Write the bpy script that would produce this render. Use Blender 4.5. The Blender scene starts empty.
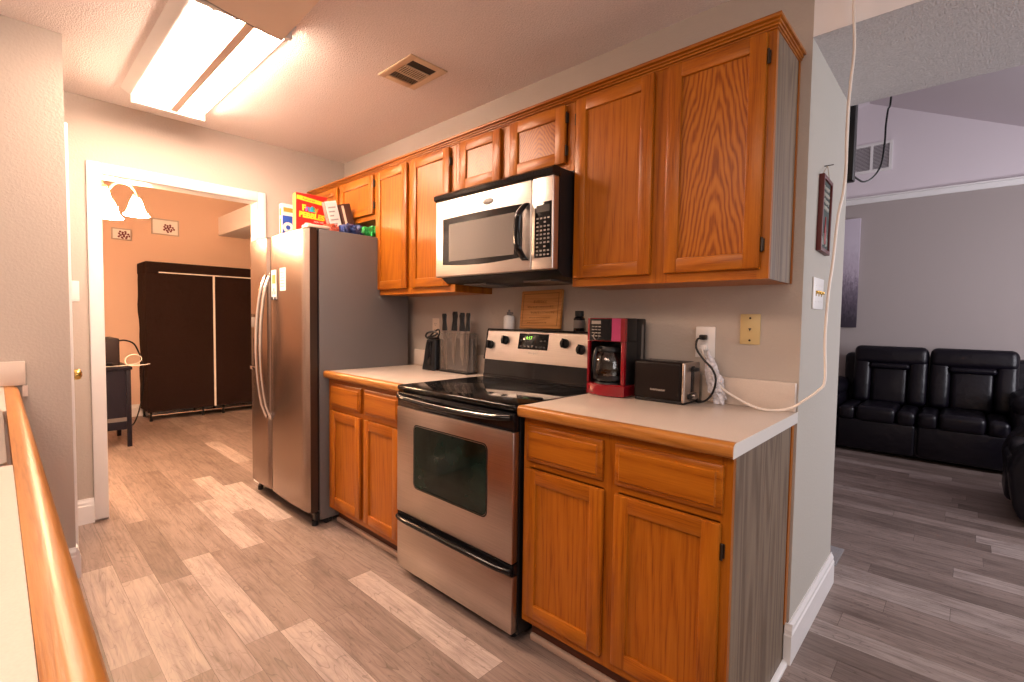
import bpy, bmesh, math, random
from mathutils import Vector, Matrix
random.seed(11)
S = bpy.context.scene
COL = S.collection
R = math.radians

# ------------------------------------------------------------------ camera
YAW, PITCH, ROLL = R(43.1619), R(-2.6141), R(.8089)
fw = Vector((-math.sin(YAW)*math.cos(PITCH), math.cos(YAW)*math.cos(PITCH), math.sin(PITCH)))
rt = Vector((math.cos(YAW), math.sin(YAW), 0))
up = rt.cross(fw)
rt2 = rt*math.cos(ROLL) + up*math.sin(ROLL)
up2 = rt2.cross(fw)
cam = bpy.data.cameras.new('camera')
camo = bpy.data.objects.new('camera', cam)
COL.objects.link(camo)
camo.matrix_world = Matrix(((rt2.x, up2.x, -fw.x, .4391), (rt2.y, up2.y, -fw.y, -1.9587), (rt2.z, up2.z, -fw.z, 1.2327), (0, 0, 0, 1)))
cam.sensor_width = 36
cam.lens = 484.97/1024*36
cam.clip_start = .02
S.camera = camo

# ------------------------------------------------------------------ world, lights, exposure
W = bpy.data.worlds.new('sky')
S.world = W
W.use_nodes = True
W.node_tree.nodes['Background'].inputs[0].default_value = (.75, .85, 1, 1)
W.node_tree.nodes['Background'].inputs[1].default_value = 1.0
TUBE_E = 84       # strength of the kitchen tubes
SHADE_E = 225      # strength of the bell shades in the room beyond
WARM = (1, .74, .54)


def area(name, loc, rot, sx, sy, power, color):
    l = bpy.data.lights.new(name, 'AREA')
    l.shape = 'RECTANGLE'
    l.size, l.size_y = sx, sy
    l.energy = power
    l.color = color
    o = bpy.data.objects.new(name, l)
    o.location = loc
    o.rotation_euler = rot
    COL.objects.link(o)
    return o


area('daylight_living_window', (2.66, 2.6, 1.5), (0, R(90), 0), 1.2, 1.5, 72, (.97, .93, 1))
area('daylight_dining_window', (2.66, -1.3, 1.55), (0, R(90), 0), 1.3, 1.8, 24, (1, .95, .94))
area('added_dining_fill', (.9, -3.3, 2.40), (0, 0, 0), .9, .9, 22, (1, .80, .66))  # unseen fill light, added behind the camera for ambient
area('added_kitchen_fill', (-.35, -2.65, 2.42), (0, 0, 0), 1.5, .7, 44, (1, .72, .57))  # unseen fill light, added to brighten the kitchen floor and fronts
S.view_settings.view_transform = 'Standard'
S.view_settings.look = 'None'
S.view_settings.exposure = 0
S.view_settings.gamma = 1
S.view_settings.use_curve_mapping = False


# ------------------------------------------------------------------ materials
def newmat(name):
    m = bpy.data.materials.new(name)
    m.use_nodes = True
    nt = m.node_tree
    return m, nt, nt.nodes['Principled BSDF']


def N(nt, t, **k):
    n = nt.nodes.new(t)
    for a, v in k.items():
        setattr(n, a, v)
    return n


def ramp(nt, stops):
    r = N(nt, 'ShaderNodeValToRGB')
    e = r.color_ramp.elements
    while len(e) > 1:
        e.remove(e[-1])
    e[0].position, e[0].color = stops[0][0], (*stops[0][1], 1)
    for p, c in stops[1:]:
        x = e.new(p)
        x.color = (*c, 1)
    return r


def mat(name, base, rough=.5, metal=0, noise=None, bump=None, spec=None, emit=None, coat=0, alpha=None, trans=0):
    """noise = (scale, amount): albedo mottling; bump = (scale, strength, distance)"""
    m, nt, b = newmat(name)
    b.inputs['Base Color'].default_value = (*base, 1)
    b.inputs['Roughness'].default_value = rough
    b.inputs['Metallic'].default_value = metal
    if spec is not None:
        b.inputs['Specular IOR Level'].default_value = spec
    if coat:
        b.inputs['Coat Weight'].default_value = coat
        b.inputs['Coat Roughness'].default_value = .08
    if trans:
        b.inputs['Transmission Weight'].default_value = trans
    if alpha is not None:
        b.inputs['Alpha'].default_value = alpha
    if emit:
        b.inputs['Emission Color'].default_value = (*emit[0], 1)
        b.inputs['Emission Strength'].default_value = emit[1]
    tc = N(nt, 'ShaderNodeTexCoord')
    if noise:
        n = N(nt, 'ShaderNodeTexNoise')
        n.inputs['Scale'].default_value = noise[0]
        n.inputs['Detail'].default_value = 4
        nt.links.new(tc.outputs['Object'], n.inputs['Vector'])
        a = noise[1]
        r = ramp(nt, [(.3, tuple(c*(1-a) for c in base)), (.7, tuple(min(1, c*(1+a)) for c in base))])
        nt.links.new(n.outputs['Fac'], r.inputs[0])
        nt.links.new(r.outputs[0], b.inputs['Base Color'])
    if bump:
        n = N(nt, 'ShaderNodeTexNoise')
        n.inputs['Scale'].default_value = bump[0]
        n.inputs['Detail'].default_value = 3
        nt.links.new(tc.outputs['Object'], n.inputs['Vector'])
        bp = N(nt, 'ShaderNodeBump')
        bp.inputs['Strength'].default_value = bump[1]
        bp.inputs['Distance'].default_value = bump[2]
        nt.links.new(n.outputs['Fac'], bp.inputs['Height'])
        nt.links.new(bp.outputs[0], b.inputs['Normal'])
    return m


def wood(name, light, mid, dark, axis='z', ring=9., rough=.34, fine=.72, stretch=.07, distort=7.0):
    """oak: cathedral bands stretched along the grain axis plus fine pores"""
    m, nt, b = newmat(name)
    tc = N(nt, 'ShaderNodeTexCoord')
    mp = N(nt, 'ShaderNodeMapping')
    i = 'xyz'.index(axis)
    sc = [1.0, 1.0, 1.0]
    sc[i] = stretch
    mp.inputs['Scale'].default_value = sc
    nt.links.new(tc.outputs['Object'], mp.inputs[0])
    n1 = N(nt, 'ShaderNodeTexNoise')
    n1.inputs['Scale'].default_value = ring*.55
    n1.inputs['Detail'].default_value = 1.5
    n1.inputs['Distortion'].default_value = .3
    nt.links.new(mp.outputs[0], n1.inputs[0])
    mu = N(nt, 'ShaderNodeMath', operation='MULTIPLY')
    mu.inputs[1].default_value = ring*distort
    nt.links.new(n1.outputs['Fac'], mu.inputs[0])
    sn = N(nt, 'ShaderNodeMath', operation='SINE')
    nt.links.new(mu.outputs[0], sn.inputs[0])
    fr = N(nt, 'ShaderNodeMath', operation='MULTIPLY_ADD')
    fr.inputs[1].default_value = .5
    fr.inputs[2].default_value = .5
    nt.links.new(sn.outputs[0], fr.inputs[0])
    mp2 = N(nt, 'ShaderNodeMapping')
    sc2 = [1.0, 1.0, 1.0]
    sc2[i] = .035
    mp2.inputs['Scale'].default_value = sc2
    nt.links.new(tc.outputs['Object'], mp2.inputs[0])
    n2 = N(nt, 'ShaderNodeTexNoise')
    n2.inputs['Scale'].default_value = 260
    n2.inputs['Detail'].default_value = 3
    nt.links.new(mp2.outputs[0], n2.inputs[0])
    mx = N(nt, 'ShaderNodeMix', data_type='FLOAT')
    mx.inputs['Factor'].default_value = fine
    nt.links.new(fr.outputs[0], mx.inputs['A'])
    nt.links.new(n2.outputs['Fac'], mx.inputs['B'])
    r = ramp(nt, [(.18, dark), (.42, mid), (.8, light)])
    nt.links.new(mx.outputs['Result'], r.inputs[0])
    nt.links.new(r.outputs[0], b.inputs['Base Color'])
    b.inputs['Roughness'].default_value = rough
    b.inputs['Specular IOR Level'].default_value = .3
    bp = N(nt, 'ShaderNodeBump')
    bp.inputs['Strength'].default_value = .12
    bp.inputs['Distance'].default_value = .002
    nt.links.new(n2.outputs['Fac'], bp.inputs['Height'])
    nt.links.new(bp.outputs[0], b.inputs['Normal'])
    return m


def arched_oak(name, light, mid, dark):
    """flat-sawn oak: nested pointed arches rising up the panel"""
    m, nt, b = newmat(name)
    tc = N(nt, 'ShaderNodeTexCoord')
    sp = N(nt, 'ShaderNodeSeparateXYZ')
    nt.links.new(tc.outputs['Generated'], sp.inputs[0])
    mp = N(nt, 'ShaderNodeMapping')
    mp.inputs['Scale'].default_value = (1, 1, .3)
    nt.links.new(tc.outputs['Object'], mp.inputs[0])
    n1 = N(nt, 'ShaderNodeTexNoise')
    n1.inputs['Scale'].default_value = 11
    n1.inputs['Detail'].default_value = 3
    nt.links.new(mp.outputs[0], n1.inputs[0])

    def mth(op, a, bb, c=None):
        q = N(nt, 'ShaderNodeMath', operation=op)
        for i, v in enumerate((a, bb, c)):
            if v is None:
                continue
            if isinstance(v, (int, float)):
                q.inputs[i].default_value = v
            else:
                nt.links.new(v, q.inputs[i])
        return q.outputs[0]
    dx = mth('ABSOLUTE', mth('ADD', sp.outputs['X'], -.56), None)
    px = mth('POWER', dx, 1.35)
    f = mth('ADD', mth('MULTIPLY', px, 17.0), mth('MULTIPLY', sp.outputs['Z'], 7.0))
    f = mth('MULTIPLY_ADD', n1.outputs['Fac'], 4.5, f)
    sw = mth('MULTIPLY_ADD', mth('SINE', mth('MULTIPLY', f, 6.283), None), .5, .5)
    mp2 = N(nt, 'ShaderNodeMapping')
    mp2.inputs['Scale'].default_value = (1, 1, .035)
    nt.links.new(tc.outputs['Object'], mp2.inputs[0])
    n2 = N(nt, 'ShaderNodeTexNoise')
    n2.inputs['Scale'].default_value = 260
    n2.inputs['Detail'].default_value = 3
    nt.links.new(mp2.outputs[0], n2.inputs[0])
    v = mth('ADD', mth('MULTIPLY', sw, .42), mth('MULTIPLY', n2.outputs['Fac'], .6))
    r = ramp(nt, [(.25, dark), (.5, mid), (.8, light)])
    nt.links.new(v, r.inputs[0])
    nt.links.new(r.outputs[0], b.inputs['Base Color'])
    b.inputs['Roughness'].default_value = .34
    b.inputs['Specular IOR Level'].default_value = .3
    return m


def steel(name, base, rough, axis='x', var=.10):
    m, nt, b = newmat(name)
    tc = N(nt, 'ShaderNodeTexCoord')
    mp = N(nt, 'ShaderNodeMapping')
    sc = [1., 1., 1.]
    sc['xyz'.index(axis)] = .012
    mp.inputs['Scale'].default_value = sc
    nt.links.new(tc.outputs['Object'], mp.inputs[0])
    n = N(nt, 'ShaderNodeTexNoise')
    n.inputs['Scale'].default_value = 420
    n.inputs['Detail'].default_value = 2
    nt.links.new(mp.outputs[0], n.inputs[0])
    r = ramp(nt, [(.3, tuple(c*(1-var) for c in base)), (.7, tuple(c*(1+var) for c in base))])
    nt.links.new(n.outputs['Fac'], r.inputs[0])
    nt.links.new(r.outputs[0], b.inputs['Base Color'])
    b.inputs['Metallic'].default_value = 1
    b.inputs['Roughness'].default_value = rough
    return m


OL, OM, OD = (.42, .135, .009), (.33, .093, .005), (.18, .038, .002)
oak_v = wood('oak_vertical_grain', OL, OM, OD, 'z')
oak_h = wood('oak_horizontal_grain', OL, OM, OD, 'x')
oak_panel = wood('oak_panel_cathedral', OL, OM, OD, 'z', ring=11, stretch=.05, fine=.78, distort=11)
oak_arch = arched_oak('oak_panel_arched_grain', (.43, .142, .011), (.35, .102, .006), (.20, .044, .002))
oak_y = wood('oak_side_grain', OL, OM, OD, 'y')
oak_edge = wood('oak_counter_edge', (.47, .20, .046), (.39, .15, .028), (.24, .078, .011), 'x', rough=.33)
shaded_kick = mat('shaded_toe_board', (.10, .03, .012), .6)  # dark red shadow of the recess put into the board colour
grey_laminate = wood('grey_woodgrain_side', (.235, .172, .118), (.18, .127, .086), (.11, .072, .047), 'z', ring=12, rough=.5, fine=.55, stretch=.05)
wall_taupe = mat('taupe_wall_paint', (.49, .43, .375), .85, bump=(95, .35, .004))
wall_grey = mat('grey_wall_paint', (.49, .465, .415), .85, bump=(95, .3, .004))
wall_white = mat('white_wall_paint', (.90, .89, .90), .85, bump=(80, .2, .003))
wall_peach = mat('peach_wall_paint', (.74, .52, .40), .85, bump=(80, .2, .003))
wall_lilac = mat('pale_upper_wall_paint', (.80, .73, .77), .85, bump=(80, .2, .003))
wall_mauve = mat('mauve_grey_wall_paint', (.44, .385, .37), .85, bump=(80, .2, .003))
popcorn = mat('popcorn_ceiling', (.84, .76, .72), .95, noise=(140, .07), bump=(190, .8, .006))
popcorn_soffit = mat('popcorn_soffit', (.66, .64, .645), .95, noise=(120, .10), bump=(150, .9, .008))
white_trim = mat('white_trim_gloss', (.86, .84, .83), .35)
tan_shoe = mat('tan_shoe_strip', (.50, .36, .28), .5)
laminate = mat('cream_laminate', (.64, .54, .46), .28, noise=(300, .04))
laminate_white = mat('white_laminate_edge', (.80, .77, .73), .35)
ss = steel('brushed_steel', (.50, .43, .385), .30, 'x')
ss_v = steel('brushed_steel_upright', (.33, .265, .23), .27, 'z', .06)
ss_pale = steel('pale_brushed_steel', (.68, .62, .575), .33, 'x', .05)
chrome = mat('polished_chrome', (.80, .79, .78), .15, 1)
fridge_side = mat('grey_textured_side', (.135, .122, .118), .45, bump=(500, .2, .001))
black_plastic = mat('black_plastic', (.009, .009, .010), .38, spec=.3)
black_gloss = mat('black_gloss', (.006, .006, .007), .10, spec=.32)
black_glass = mat('black_ceramic_glass', (.004, .004, .004), .07, spec=.28)
burner_grey = mat('burner_ring_grey', (.05, .045, .042), .25)
oven_glass = mat('dark_oven_glass', (.008, .017, .013), .06, spec=.22, noise=(5, .8))  # green of a reflected glow tinted into the glass colour
mw_glass = mat('grey_mesh_window', (.15, .13, .118), .22, spec=.6, bump=(900, .1, .0005))
red_plastic = mat('red_metallic_plastic', (.20, .003, .009), .25, coat=.4)
pink_panel = mat('magenta_panel', (.36, .04, .12), .25)
toaster_black = mat('dark_toaster_shell', (.012, .008, .007), .35, spec=.15)
glass = mat('clear_glass', (.92, .95, .95), .02, trans=1.0)
acrylic = mat('smoky_acrylic', (.22, .18, .15), .06, alpha=.22, spec=.35)
white_plastic = mat('white_plastic', (.85, .83, .81), .4)
ivory = mat('ivory_plastic', (.62, .47, .22), .4)
almond = mat('almond_plastic', (.82, .68, .55), .4)
brass = mat('polished_brass', (.62, .42, .12), .22, 1)
bronze = mat('dark_bronze_hinge', (.05, .035, .025), .4, .7)
leather = mat('black_leather', (.0045, .0035, .0075), .36, spec=.32, bump=(12, .4, .015))
fabric_brown = mat('dark_brown_fabric', (.020, .010, .008), .9, spec=.1, bump=(14, .6, .015))
desk_black = mat('black_painted_wood', (.010, .008, .014), .4, spec=.2)
bamboo = wood('bamboo_board', (.62, .30, .095), (.55, .25, .07), (.42, .17, .04), 'x', ring=20, fine=.6, rough=.45)
engraved = mat('burnt_engraving', (.20, .075, .02), .7)
white_rubber = mat('white_cable', (.84, .77, .70), .45)
tan_cover = mat('tan_acrylic_lens', (.80, .64, .50), .4, bump=(30, .1, .002))
frame_shaded = mat('shaded_white_frame', (.50, .42, .37), .5)  # white frame painted darker to stand for its thin shadow outline
frame_white = mat('white_enamel', (.84, .82, .78), .3)
tube_glow = mat('lit_fluorescent_tube', (1, 1, 1), .4, emit=((1, .72, .55), TUBE_E))
shade_glow = mat('lit_frosted_glass', (1, .9, .75), .4, emit=((1, .62, .36), SHADE_E))
bulb_warm = mat('gilded_metal', (.80, .62, .42), .35, .6)
vent_tan = mat('tan_enamel', (.64, .48, .31), .45)
vent_dark = mat('dark_duct', (.03, .022, .018), .8)
paper_white = mat('white_paper', (.86, .84, .82), .7)
paper_orange = mat('orange_print', (.85, .28, .04), .6)
paper_yellow = mat('yellow_print', (.92, .66, .03), .5)
card_red = mat('red_carton', (.72, .018, .012), .4)
card_orange = mat('orange_carton', (.85, .28, .05), .45, noise=(60, .35))
card_blue = mat('blue_carton', (.015, .075, .42), .4)
card_brown = mat('brown_carton', (.075, .03, .02), .5)
card_grey = mat('grey_carton', (.16, .13, .12), .5, noise=(40, .4))
cereal_tan = mat('cereal_print', (.86, .50, .22), .6)
print_violet = mat('violet_print', (.30, .08, .55), .5)
print_green = mat('green_print', (.04, .42, .20), .5)
print_teal = mat('teal_print', (.02, .34, .55), .5)
bag_green = mat('green_foil_bag', (.02, .30, .06), .3, noise=(30, .5), bump=(35, .6, .01))
bag_blue = mat('navy_foil_bag', (.03, .05, .16), .3, noise=(35, .6), bump=(35, .6, .01))
bag_red = mat('red_foil_bag', (.55, .09, .04), .35, noise=(35, .6), bump=(35, .6, .01))
ink = mat('dark_ink', (.04, .035, .035), .7)
ink_grey = mat('grey_ink', (.42, .40, .40), .7)
pale_mark = mat('pale_key_marks', (.30, .26, .23), .5)
red_frame = mat('red_stained_frame', (.105, .012, .010), .45)
chalkboard = mat('dark_chalkboard', (.03, .045, .038), .7, noise=(25, .4))
chalk = mat('chalk_white', (.55, .56, .52), .8)
leaf_green = mat('painted_green', (.05, .13, .06), .7)
bottle_red = mat('painted_red', (.30, .012, .012), .6)
green_led = mat('green_clock_digits', (.1, .5, .05), .4, emit=((.45, 1, .12), 1.6))
purple_photo = mat('dusk_photo_print', (.20, .16, .20), .6)
photo_pink = mat('dark_red_print', (.16, .02, .03), .6)
mat_grey = mat('grey_door_mat', (.27, .255, .26), .8, noise=(200, .2))
door_edge = mat('dark_door_edge', (.06, .036, .026), .3, .4)
sink_steel = mat('satin_sink_steel', (.62, .58, .56), .3, 1)
cloth_white = mat('crumpled_white_plastic', (.72, .70, .74), .35, bump=(90, 1, .01), noise=(60, .25))


def canvas_material():
    m, nt, b = newmat('misty_field_print')
    tc = N(nt, 'ShaderNodeTexCoord')
    sp = N(nt, 'ShaderNodeSeparateXYZ')
    nt.links.new(tc.outputs['Generated'], sp.inputs[0])
    mp = N(nt, 'ShaderNodeMapping')
    mp.inputs['Scale'].default_value = (1, 1, .35)
    nt.links.new(tc.outputs['Object'], mp.inputs[0])
    n = N(nt, 'ShaderNodeTexNoise')
    n.inputs['Scale'].default_value = 60
    n.inputs['Detail'].default_value = 5
    n.inputs['Roughness'].default_value = .7
    nt.links.new(mp.outputs[0], n.inputs[0])
    a = N(nt, 'ShaderNodeMath', operation='MULTIPLY_ADD')
    a.inputs[1].default_value = .45
    nt.links.new(n.outputs['Fac'], a.inputs[0])
    nt.links.new(sp.outputs['Z'], a.inputs[2])
    r = ramp(nt, [(.30, (.035, .025, .04)), (.48, (.11, .085, .12)), (.60, (.20, .16, .21)), (.74, (.44, .37, .45)), (1, (.58, .52, .60))])
    nt.links.new(a.outputs[0], r.inputs[0])
    nt.links.new(r.outputs[0], b.inputs['Base Color'])
    b.inputs['Roughness'].default_value = .6
    return m


canvas_print = canvas_material()


# floor plank material: tone comes from a per-plank colour attribute
def plank_material():
    m, nt, b = newmat('wood_plank_floor')
    at = N(nt, 'ShaderNodeAttribute', attribute_name='tone')
    sep = N(nt, 'ShaderNodeSeparateColor')
    nt.links.new(at.outputs['Color'], sep.inputs[0])
    tc = N(nt, 'ShaderNodeTexCoord')
    off = N(nt, 'ShaderNodeCombineXYZ')
    mo = N(nt, 'ShaderNodeMath', operation='MULTIPLY')
    mo.inputs[1].default_value = 37
    nt.links.new(sep.outputs[1], mo.inputs[0])
    nt.links.new(mo.outputs[0], off.inputs[0])
    nt.links.new(mo.outputs[0], off.inputs[2])
    add = N(nt, 'ShaderNodeVectorMath', operation='ADD')
    nt.links.new(tc.outputs['Object'], add.inputs[0])
    nt.links.new(off.outputs[0], add.inputs[1])
    mp = N(nt, 'ShaderNodeMapping')
    mp.inputs['Scale'].default_value = (.05, 1, 1)
    nt.links.new(add.outputs[0], mp.inputs[0])
    n1 = N(nt, 'ShaderNodeTexNoise')
    n1.inputs['Scale'].default_value = 75
    n1.inputs['Detail'].default_value = 5
    n1.inputs['Distortion'].default_value = .8
    nt.links.new(mp.outputs[0], n1.inputs[0])
    mp2 = N(nt, 'ShaderNodeMapping')
    mp2.inputs['Scale'].default_value = (.16, 1, 1)
    nt.links.new(add.outputs[0], mp2.inputs[0])
    n2 = N(nt, 'ShaderNodeTexNoise')
    n2.inputs['Scale'].default_value = 9
    n2.inputs['Detail'].default_value = 2
    n2.inputs['Distortion'].default_value = 1.2
    nt.links.new(mp2.outputs[0], n2.inputs[0])
    mu = N(nt, 'ShaderNodeMath', operation='MULTIPLY')
    mu.inputs[1].default_value = 15
    nt.links.new(n2.outputs['Fac'], mu.inputs[0])
    fr = N(nt, 'ShaderNodeMath', operation='FRACT')
    nt.links.new(mu.outputs[0], fr.inputs[0])
    rl = ramp(nt, [(0, (.30, .27, .26)), (.10, (.90, .90, .90)), (.3, (1, 1, 1)), (1, (1, 1, 1))])
    nt.links.new(fr.outputs[0], rl.inputs[0])
    base = ramp(nt, [(0, (.08, .055, .045)), (.25, (.205, .152, .130)), (.55, (.335, .258, .226)), (1, (.53, .45, .415))])
    nt.links.new(sep.outputs[0], base.inputs[0])
    g = ramp(nt, [(.28, (.58, .56, .55)), (.5, (.92, .92, .92)), (.75, (1.15, 1.15, 1.15))])
    nt.links.new(n1.outputs['Fac'], g.inputs[0])
    m1 = N(nt, 'ShaderNodeMix', data_type='RGBA', blend_type='MULTIPLY')
    m1.inputs['Factor'].default_value = .9
    nt.links.new(base.outputs[0], m1.inputs['A'])
    nt.links.new(g.outputs[0], m1.inputs['B'])
    m2 = N(nt, 'ShaderNodeMix', data_type='RGBA', blend_type='MULTIPLY')
    m2.inputs['Factor'].default_value = .62
    nt.links.new(m1.outputs['Result'], m2.inputs['A'])
    nt.links.new(rl.outputs[0], m2.inputs['B'])
    mp3 = N(nt, 'ShaderNodeMapping')
    mp3.inputs['Scale'].default_value = (.4, 1, 1)
    nt.links.new(add.outputs[0], mp3.inputs[0])
    n3 = N(nt, 'ShaderNodeTexNoise')
    n3.inputs['Scale'].default_value = 11
    n3.inputs['Detail'].default_value = 5
    n3.inputs['Roughness'].default_value = .65
    nt.links.new(mp3.outputs[0], n3.inputs[0])
    g3 = ramp(nt, [(.30, (.66, .63, .62)), (.5, (.97, .97, .97)), (.72, (1.12, 1.12, 1.12))])
    nt.links.new(n3.outputs['Fac'], g3.inputs[0])
    m3 = N(nt, 'ShaderNodeMix', data_type='RGBA', blend_type='MULTIPLY')
    m3.inputs['Factor'].default_value = .9
    nt.links.new(m2.outputs['Result'], m3.inputs['A'])
    nt.links.new(g3.outputs[0], m3.inputs['B'])
    nt.links.new(m3.outputs['Result'], b.inputs['Base Color'])
    b.inputs['Roughness'].default_value = .42
    bp = N(nt, 'ShaderNodeBump')
    bp.inputs['Strength'].default_value = .15
    bp.inputs['Distance'].default_value = .002
    nt.links.new(n1.outputs['Fac'], bp.inputs['Height'])
    nt.links.new(bp.outputs[0], b.inputs['Normal'])
    return m


plank_mat = plank_material()


# ------------------------------------------------------------------ mesh building
class MB:
    def __init__(self, M=None):
        self.bm = bmesh.new()
        self.M = M or Matrix()
        self.mi = 0

    def _fin(self, verts, faces):
        for v in verts:
            v.co = self.M @ v.co
        for f in faces:
            f.material_index = self.mi

    def box(self, x0, x1, y0, y1, z0, z1, bev=0, seg=2):
        b = bmesh.new()
        bmesh.ops.create_cube(b, size=1)
        for v in b.verts:
            v.co = Vector(((x0+x1)/2+v.co.x*(x1-x0), (y0+y1)/2+v.co.y*(y1-y0), (z0+z1)/2+v.co.z*(z1-z0)))
        if bev:
            bmesh.ops.bevel(b, geom=b.edges[:], offset=min(bev, .49*min(x1-x0, y1-y0, z1-z0)), segments=seg, profile=.5, affect='EDGES')
        self.merge(b)
        return self

    def merge(self, b):
        vm = {}
        for v in b.verts:
            vm[v] = self.bm.verts.new(self.M @ v.co)
        for f in b.faces:
            try:
                nf = self.bm.faces.new([vm[v] for v in f.verts])
                nf.material_index = self.mi
            except ValueError:
                pass
        b.free()

    def ring(self, pts):
        return [self.bm.verts.new(self.M @ Vector(p)) for p in pts]

    def face(self, vs):
        try:
            f = self.bm.faces.new(vs)
            f.material_index = self.mi
        except ValueError:
            pass

    def poly(self, pts):
        self.face(self.ring(pts))
        return self

    def loft(self, rings, cap=True, close=True):
        rs = [self.ring(r) for r in rings]
        n = len(rs[0])
        for a, b in zip(rs, rs[1:]):
            for i in range(n if close else n-1):
                self.face([a[i], a[(i+1) % n], b[(i+1) % n], b[i]])
        if cap:
            self.face(rs[0][::-1])
            self.face(rs[-1])
        return self

    def cyl(self, p0, p1, r0, r1=None, n=20):
        r1 = r0 if r1 is None else r1
        p0, p1 = Vector(p0), Vector(p1)
        d = (p1-p0).normalized()
        a = d.orthogonal().normalized()
        c = d.cross(a)
        A = [(math.cos(2*math.pi*i/n), math.sin(2*math.pi*i/n)) for i in range(n)]
        return self.loft([[p0+(a*u+c*v)*r0 for u, v in A], [p1+(a*u+c*v)*r1 for u, v in A]])

    def tube(self, pts, r, n=8, sub=6):
        P = [Vector(p) for p in pts]
        if sub > 1 and len(P) > 2:
            Q = []
            for i in range(len(P)-1):
                a, b, c, d = P[max(i-1, 0)], P[i], P[i+1], P[min(i+2, len(P)-1)]
                for k in range(sub):
                    t = k/sub
                    Q.append(.5*((2*b)+(c-a)*t+(2*a-5*b+4*c-d)*t*t+(3*b-a-3*c+d)*t**3))
            Q.append(P[-1])
            P = Q
        rings = []
        prev = None
        for i, p in enumerate(P):
            t = (P[min(i+1, len(P)-1)]-P[max(i-1, 0)]).normalized()
            if prev is None:
                a = t.orthogonal().normalized()
            else:
                a = (prev - t*prev.dot(t)).normalized()
            prev = a
            c = t.cross(a)
            rr = r(i/(len(P)-1)) if callable(r) else r
            rings.append([p+(a*math.cos(2*math.pi*k/n)+c*math.sin(2*math.pi*k/n))*rr for k in range(n)])
        return self.loft(rings)

    def lathe(self, prof, c=(0, 0, 0), n=28, cap=False, axis='z'):
        c = Vector(c)
        rings = []
        for r, h in prof:
            ring = []
            for k in range(n):
                u, v = r*math.cos(2*math.pi*k/n), r*math.sin(2*math.pi*k/n)
                ring.append(c + {'z': Vector((u, v, h)), 'y': Vector((u, h, -v)), 'x': Vector((h, u, v))}[axis])
            rings.append(ring)
        return self.loft(rings, cap=cap)

    def prism(self, poly, axis, a0, a1):
        """extrude a 2-d polygon along axis: the polygon lies in the two other axes in order"""
        f = {'x': lambda p, a: (a, p[0], p[1]), 'y': lambda p, a: (p[0], a, p[1]), 'z': lambda p, a: (p[0], p[1], a)}[axis]
        return self.loft([[f(p, a0) for p in poly], [f(p, a1) for p in poly]])

    def sphere(self, c, r, s=(1, 1, 1), u=20, v=14):
        b = bmesh.new()
        bmesh.ops.create_uvsphere(b, u_segments=u, v_segments=v, radius=r)
        for q in b.verts:
            q.co = Vector((c[0]+q.co.x*s[0], c[1]+q.co.y*s[1], c[2]+q.co.z*s[2]))
        self.merge(b)
        return self


def origin(o):
    v = Vector()
    while o is not None:
        v += o.location
        o = o.parent
    return v


def link(name, me, mats, parent=None, smooth=True, angle=.6):
    for m in (mats if isinstance(mats, (list, tuple)) else [mats]):
        me.materials.append(m)
    if smooth and len(me.polygons):
        me.polygons.foreach_set('use_smooth', [True]*len(me.polygons))
        me.set_sharp_from_angle(angle=angle)
    o = bpy.data.objects.new(name, me)
    COL.objects.link(o)
    if parent is not None:
        o.parent = parent
    return o


def obj(name, mb, mats, parent=None, smooth=True, angle=.6, at=None):
    """link a mesh built in world coordinates; at = where a top-level mesh gets its origin"""
    bmesh.ops.recalc_face_normals(mb.bm, faces=mb.bm.faces[:])
    me = bpy.data.meshes.new(name)
    d = Vector(at) if at is not None else origin(parent)
    for v in mb.bm.verts:
        v.co -= d
    mb.bm.to_mesh(me)
    mb.bm.free()
    o = link(name, me, mats, parent, smooth, angle)
    if at is not None:
        o.location = d
    return o


def thing(name, label, cat, loc, group=None):
    o = bpy.data.objects.new(name, None)
    o.empty_display_size = .05
    o.location = loc
    COL.objects.link(o)
    o['label'], o['category'] = label, cat
    if group:
        o['group'] = group
    return o


def tag(o, label, cat, group=None):
    o['label'], o['category'] = label, cat
    if group:
        o['group'] = group
    return o


def struct(name, mb, mats, label=None, cat=None, **k):
    o = obj(name, mb, mats, **k)
    o['kind'] = 'structure'
    if label:
        o['label'] = label
        o['category'] = cat or name.split('_')[0]
    return o


def text(name, s, size, M, m, parent, depth=.0006, ax='CENTER', bold=0, sx=1):
    cu = bpy.data.curves.new(name, 'FONT')
    cu.body = s
    cu.size = size
    cu.extrude = depth
    cu.offset = bold
    cu.align_x = ax
    cu.align_y = 'CENTER'
    cu.resolution_u = 3
    to = bpy.data.objects.new(name, cu)
    COL.objects.link(to)
    bpy.context.view_layer.update()
    me = bpy.data.meshes.new_from_object(to)
    bpy.data.objects.remove(to)
    bpy.data.curves.remove(cu)
    d = origin(parent)
    for v in me.vertices:
        v.co = M @ Vector((v.co.x*sx, v.co.y, v.co.z)) - d
    me.materials.clear()
    return link(name, me, m, parent, smooth=False)


def face_m(o, right, upv):
    """matrix putting text/plan x along right, y along upv, at o"""
    r, u = Vector(right).normalized(), Vector(upv).normalized()
    n = r.cross(u)
    return Matrix(((r.x, u.x, n.x, o[0]), (r.y, u.y, n.y, o[1]), (r.z, u.z, n.z, o[2]), (0, 0, 0, 1)))


# ------------------------------------------------------------------ the setting
XF, XE = -3.28, .009            # end wall with the doorway, open end of the cabinet wall
ZC, ZS, YS = 2.465, 2.22, .727  # kitchen ceiling, soffit of the opening, depth of the cabinet wall
XR, YB, YL = 2.6, -4.6, 4.6


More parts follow.
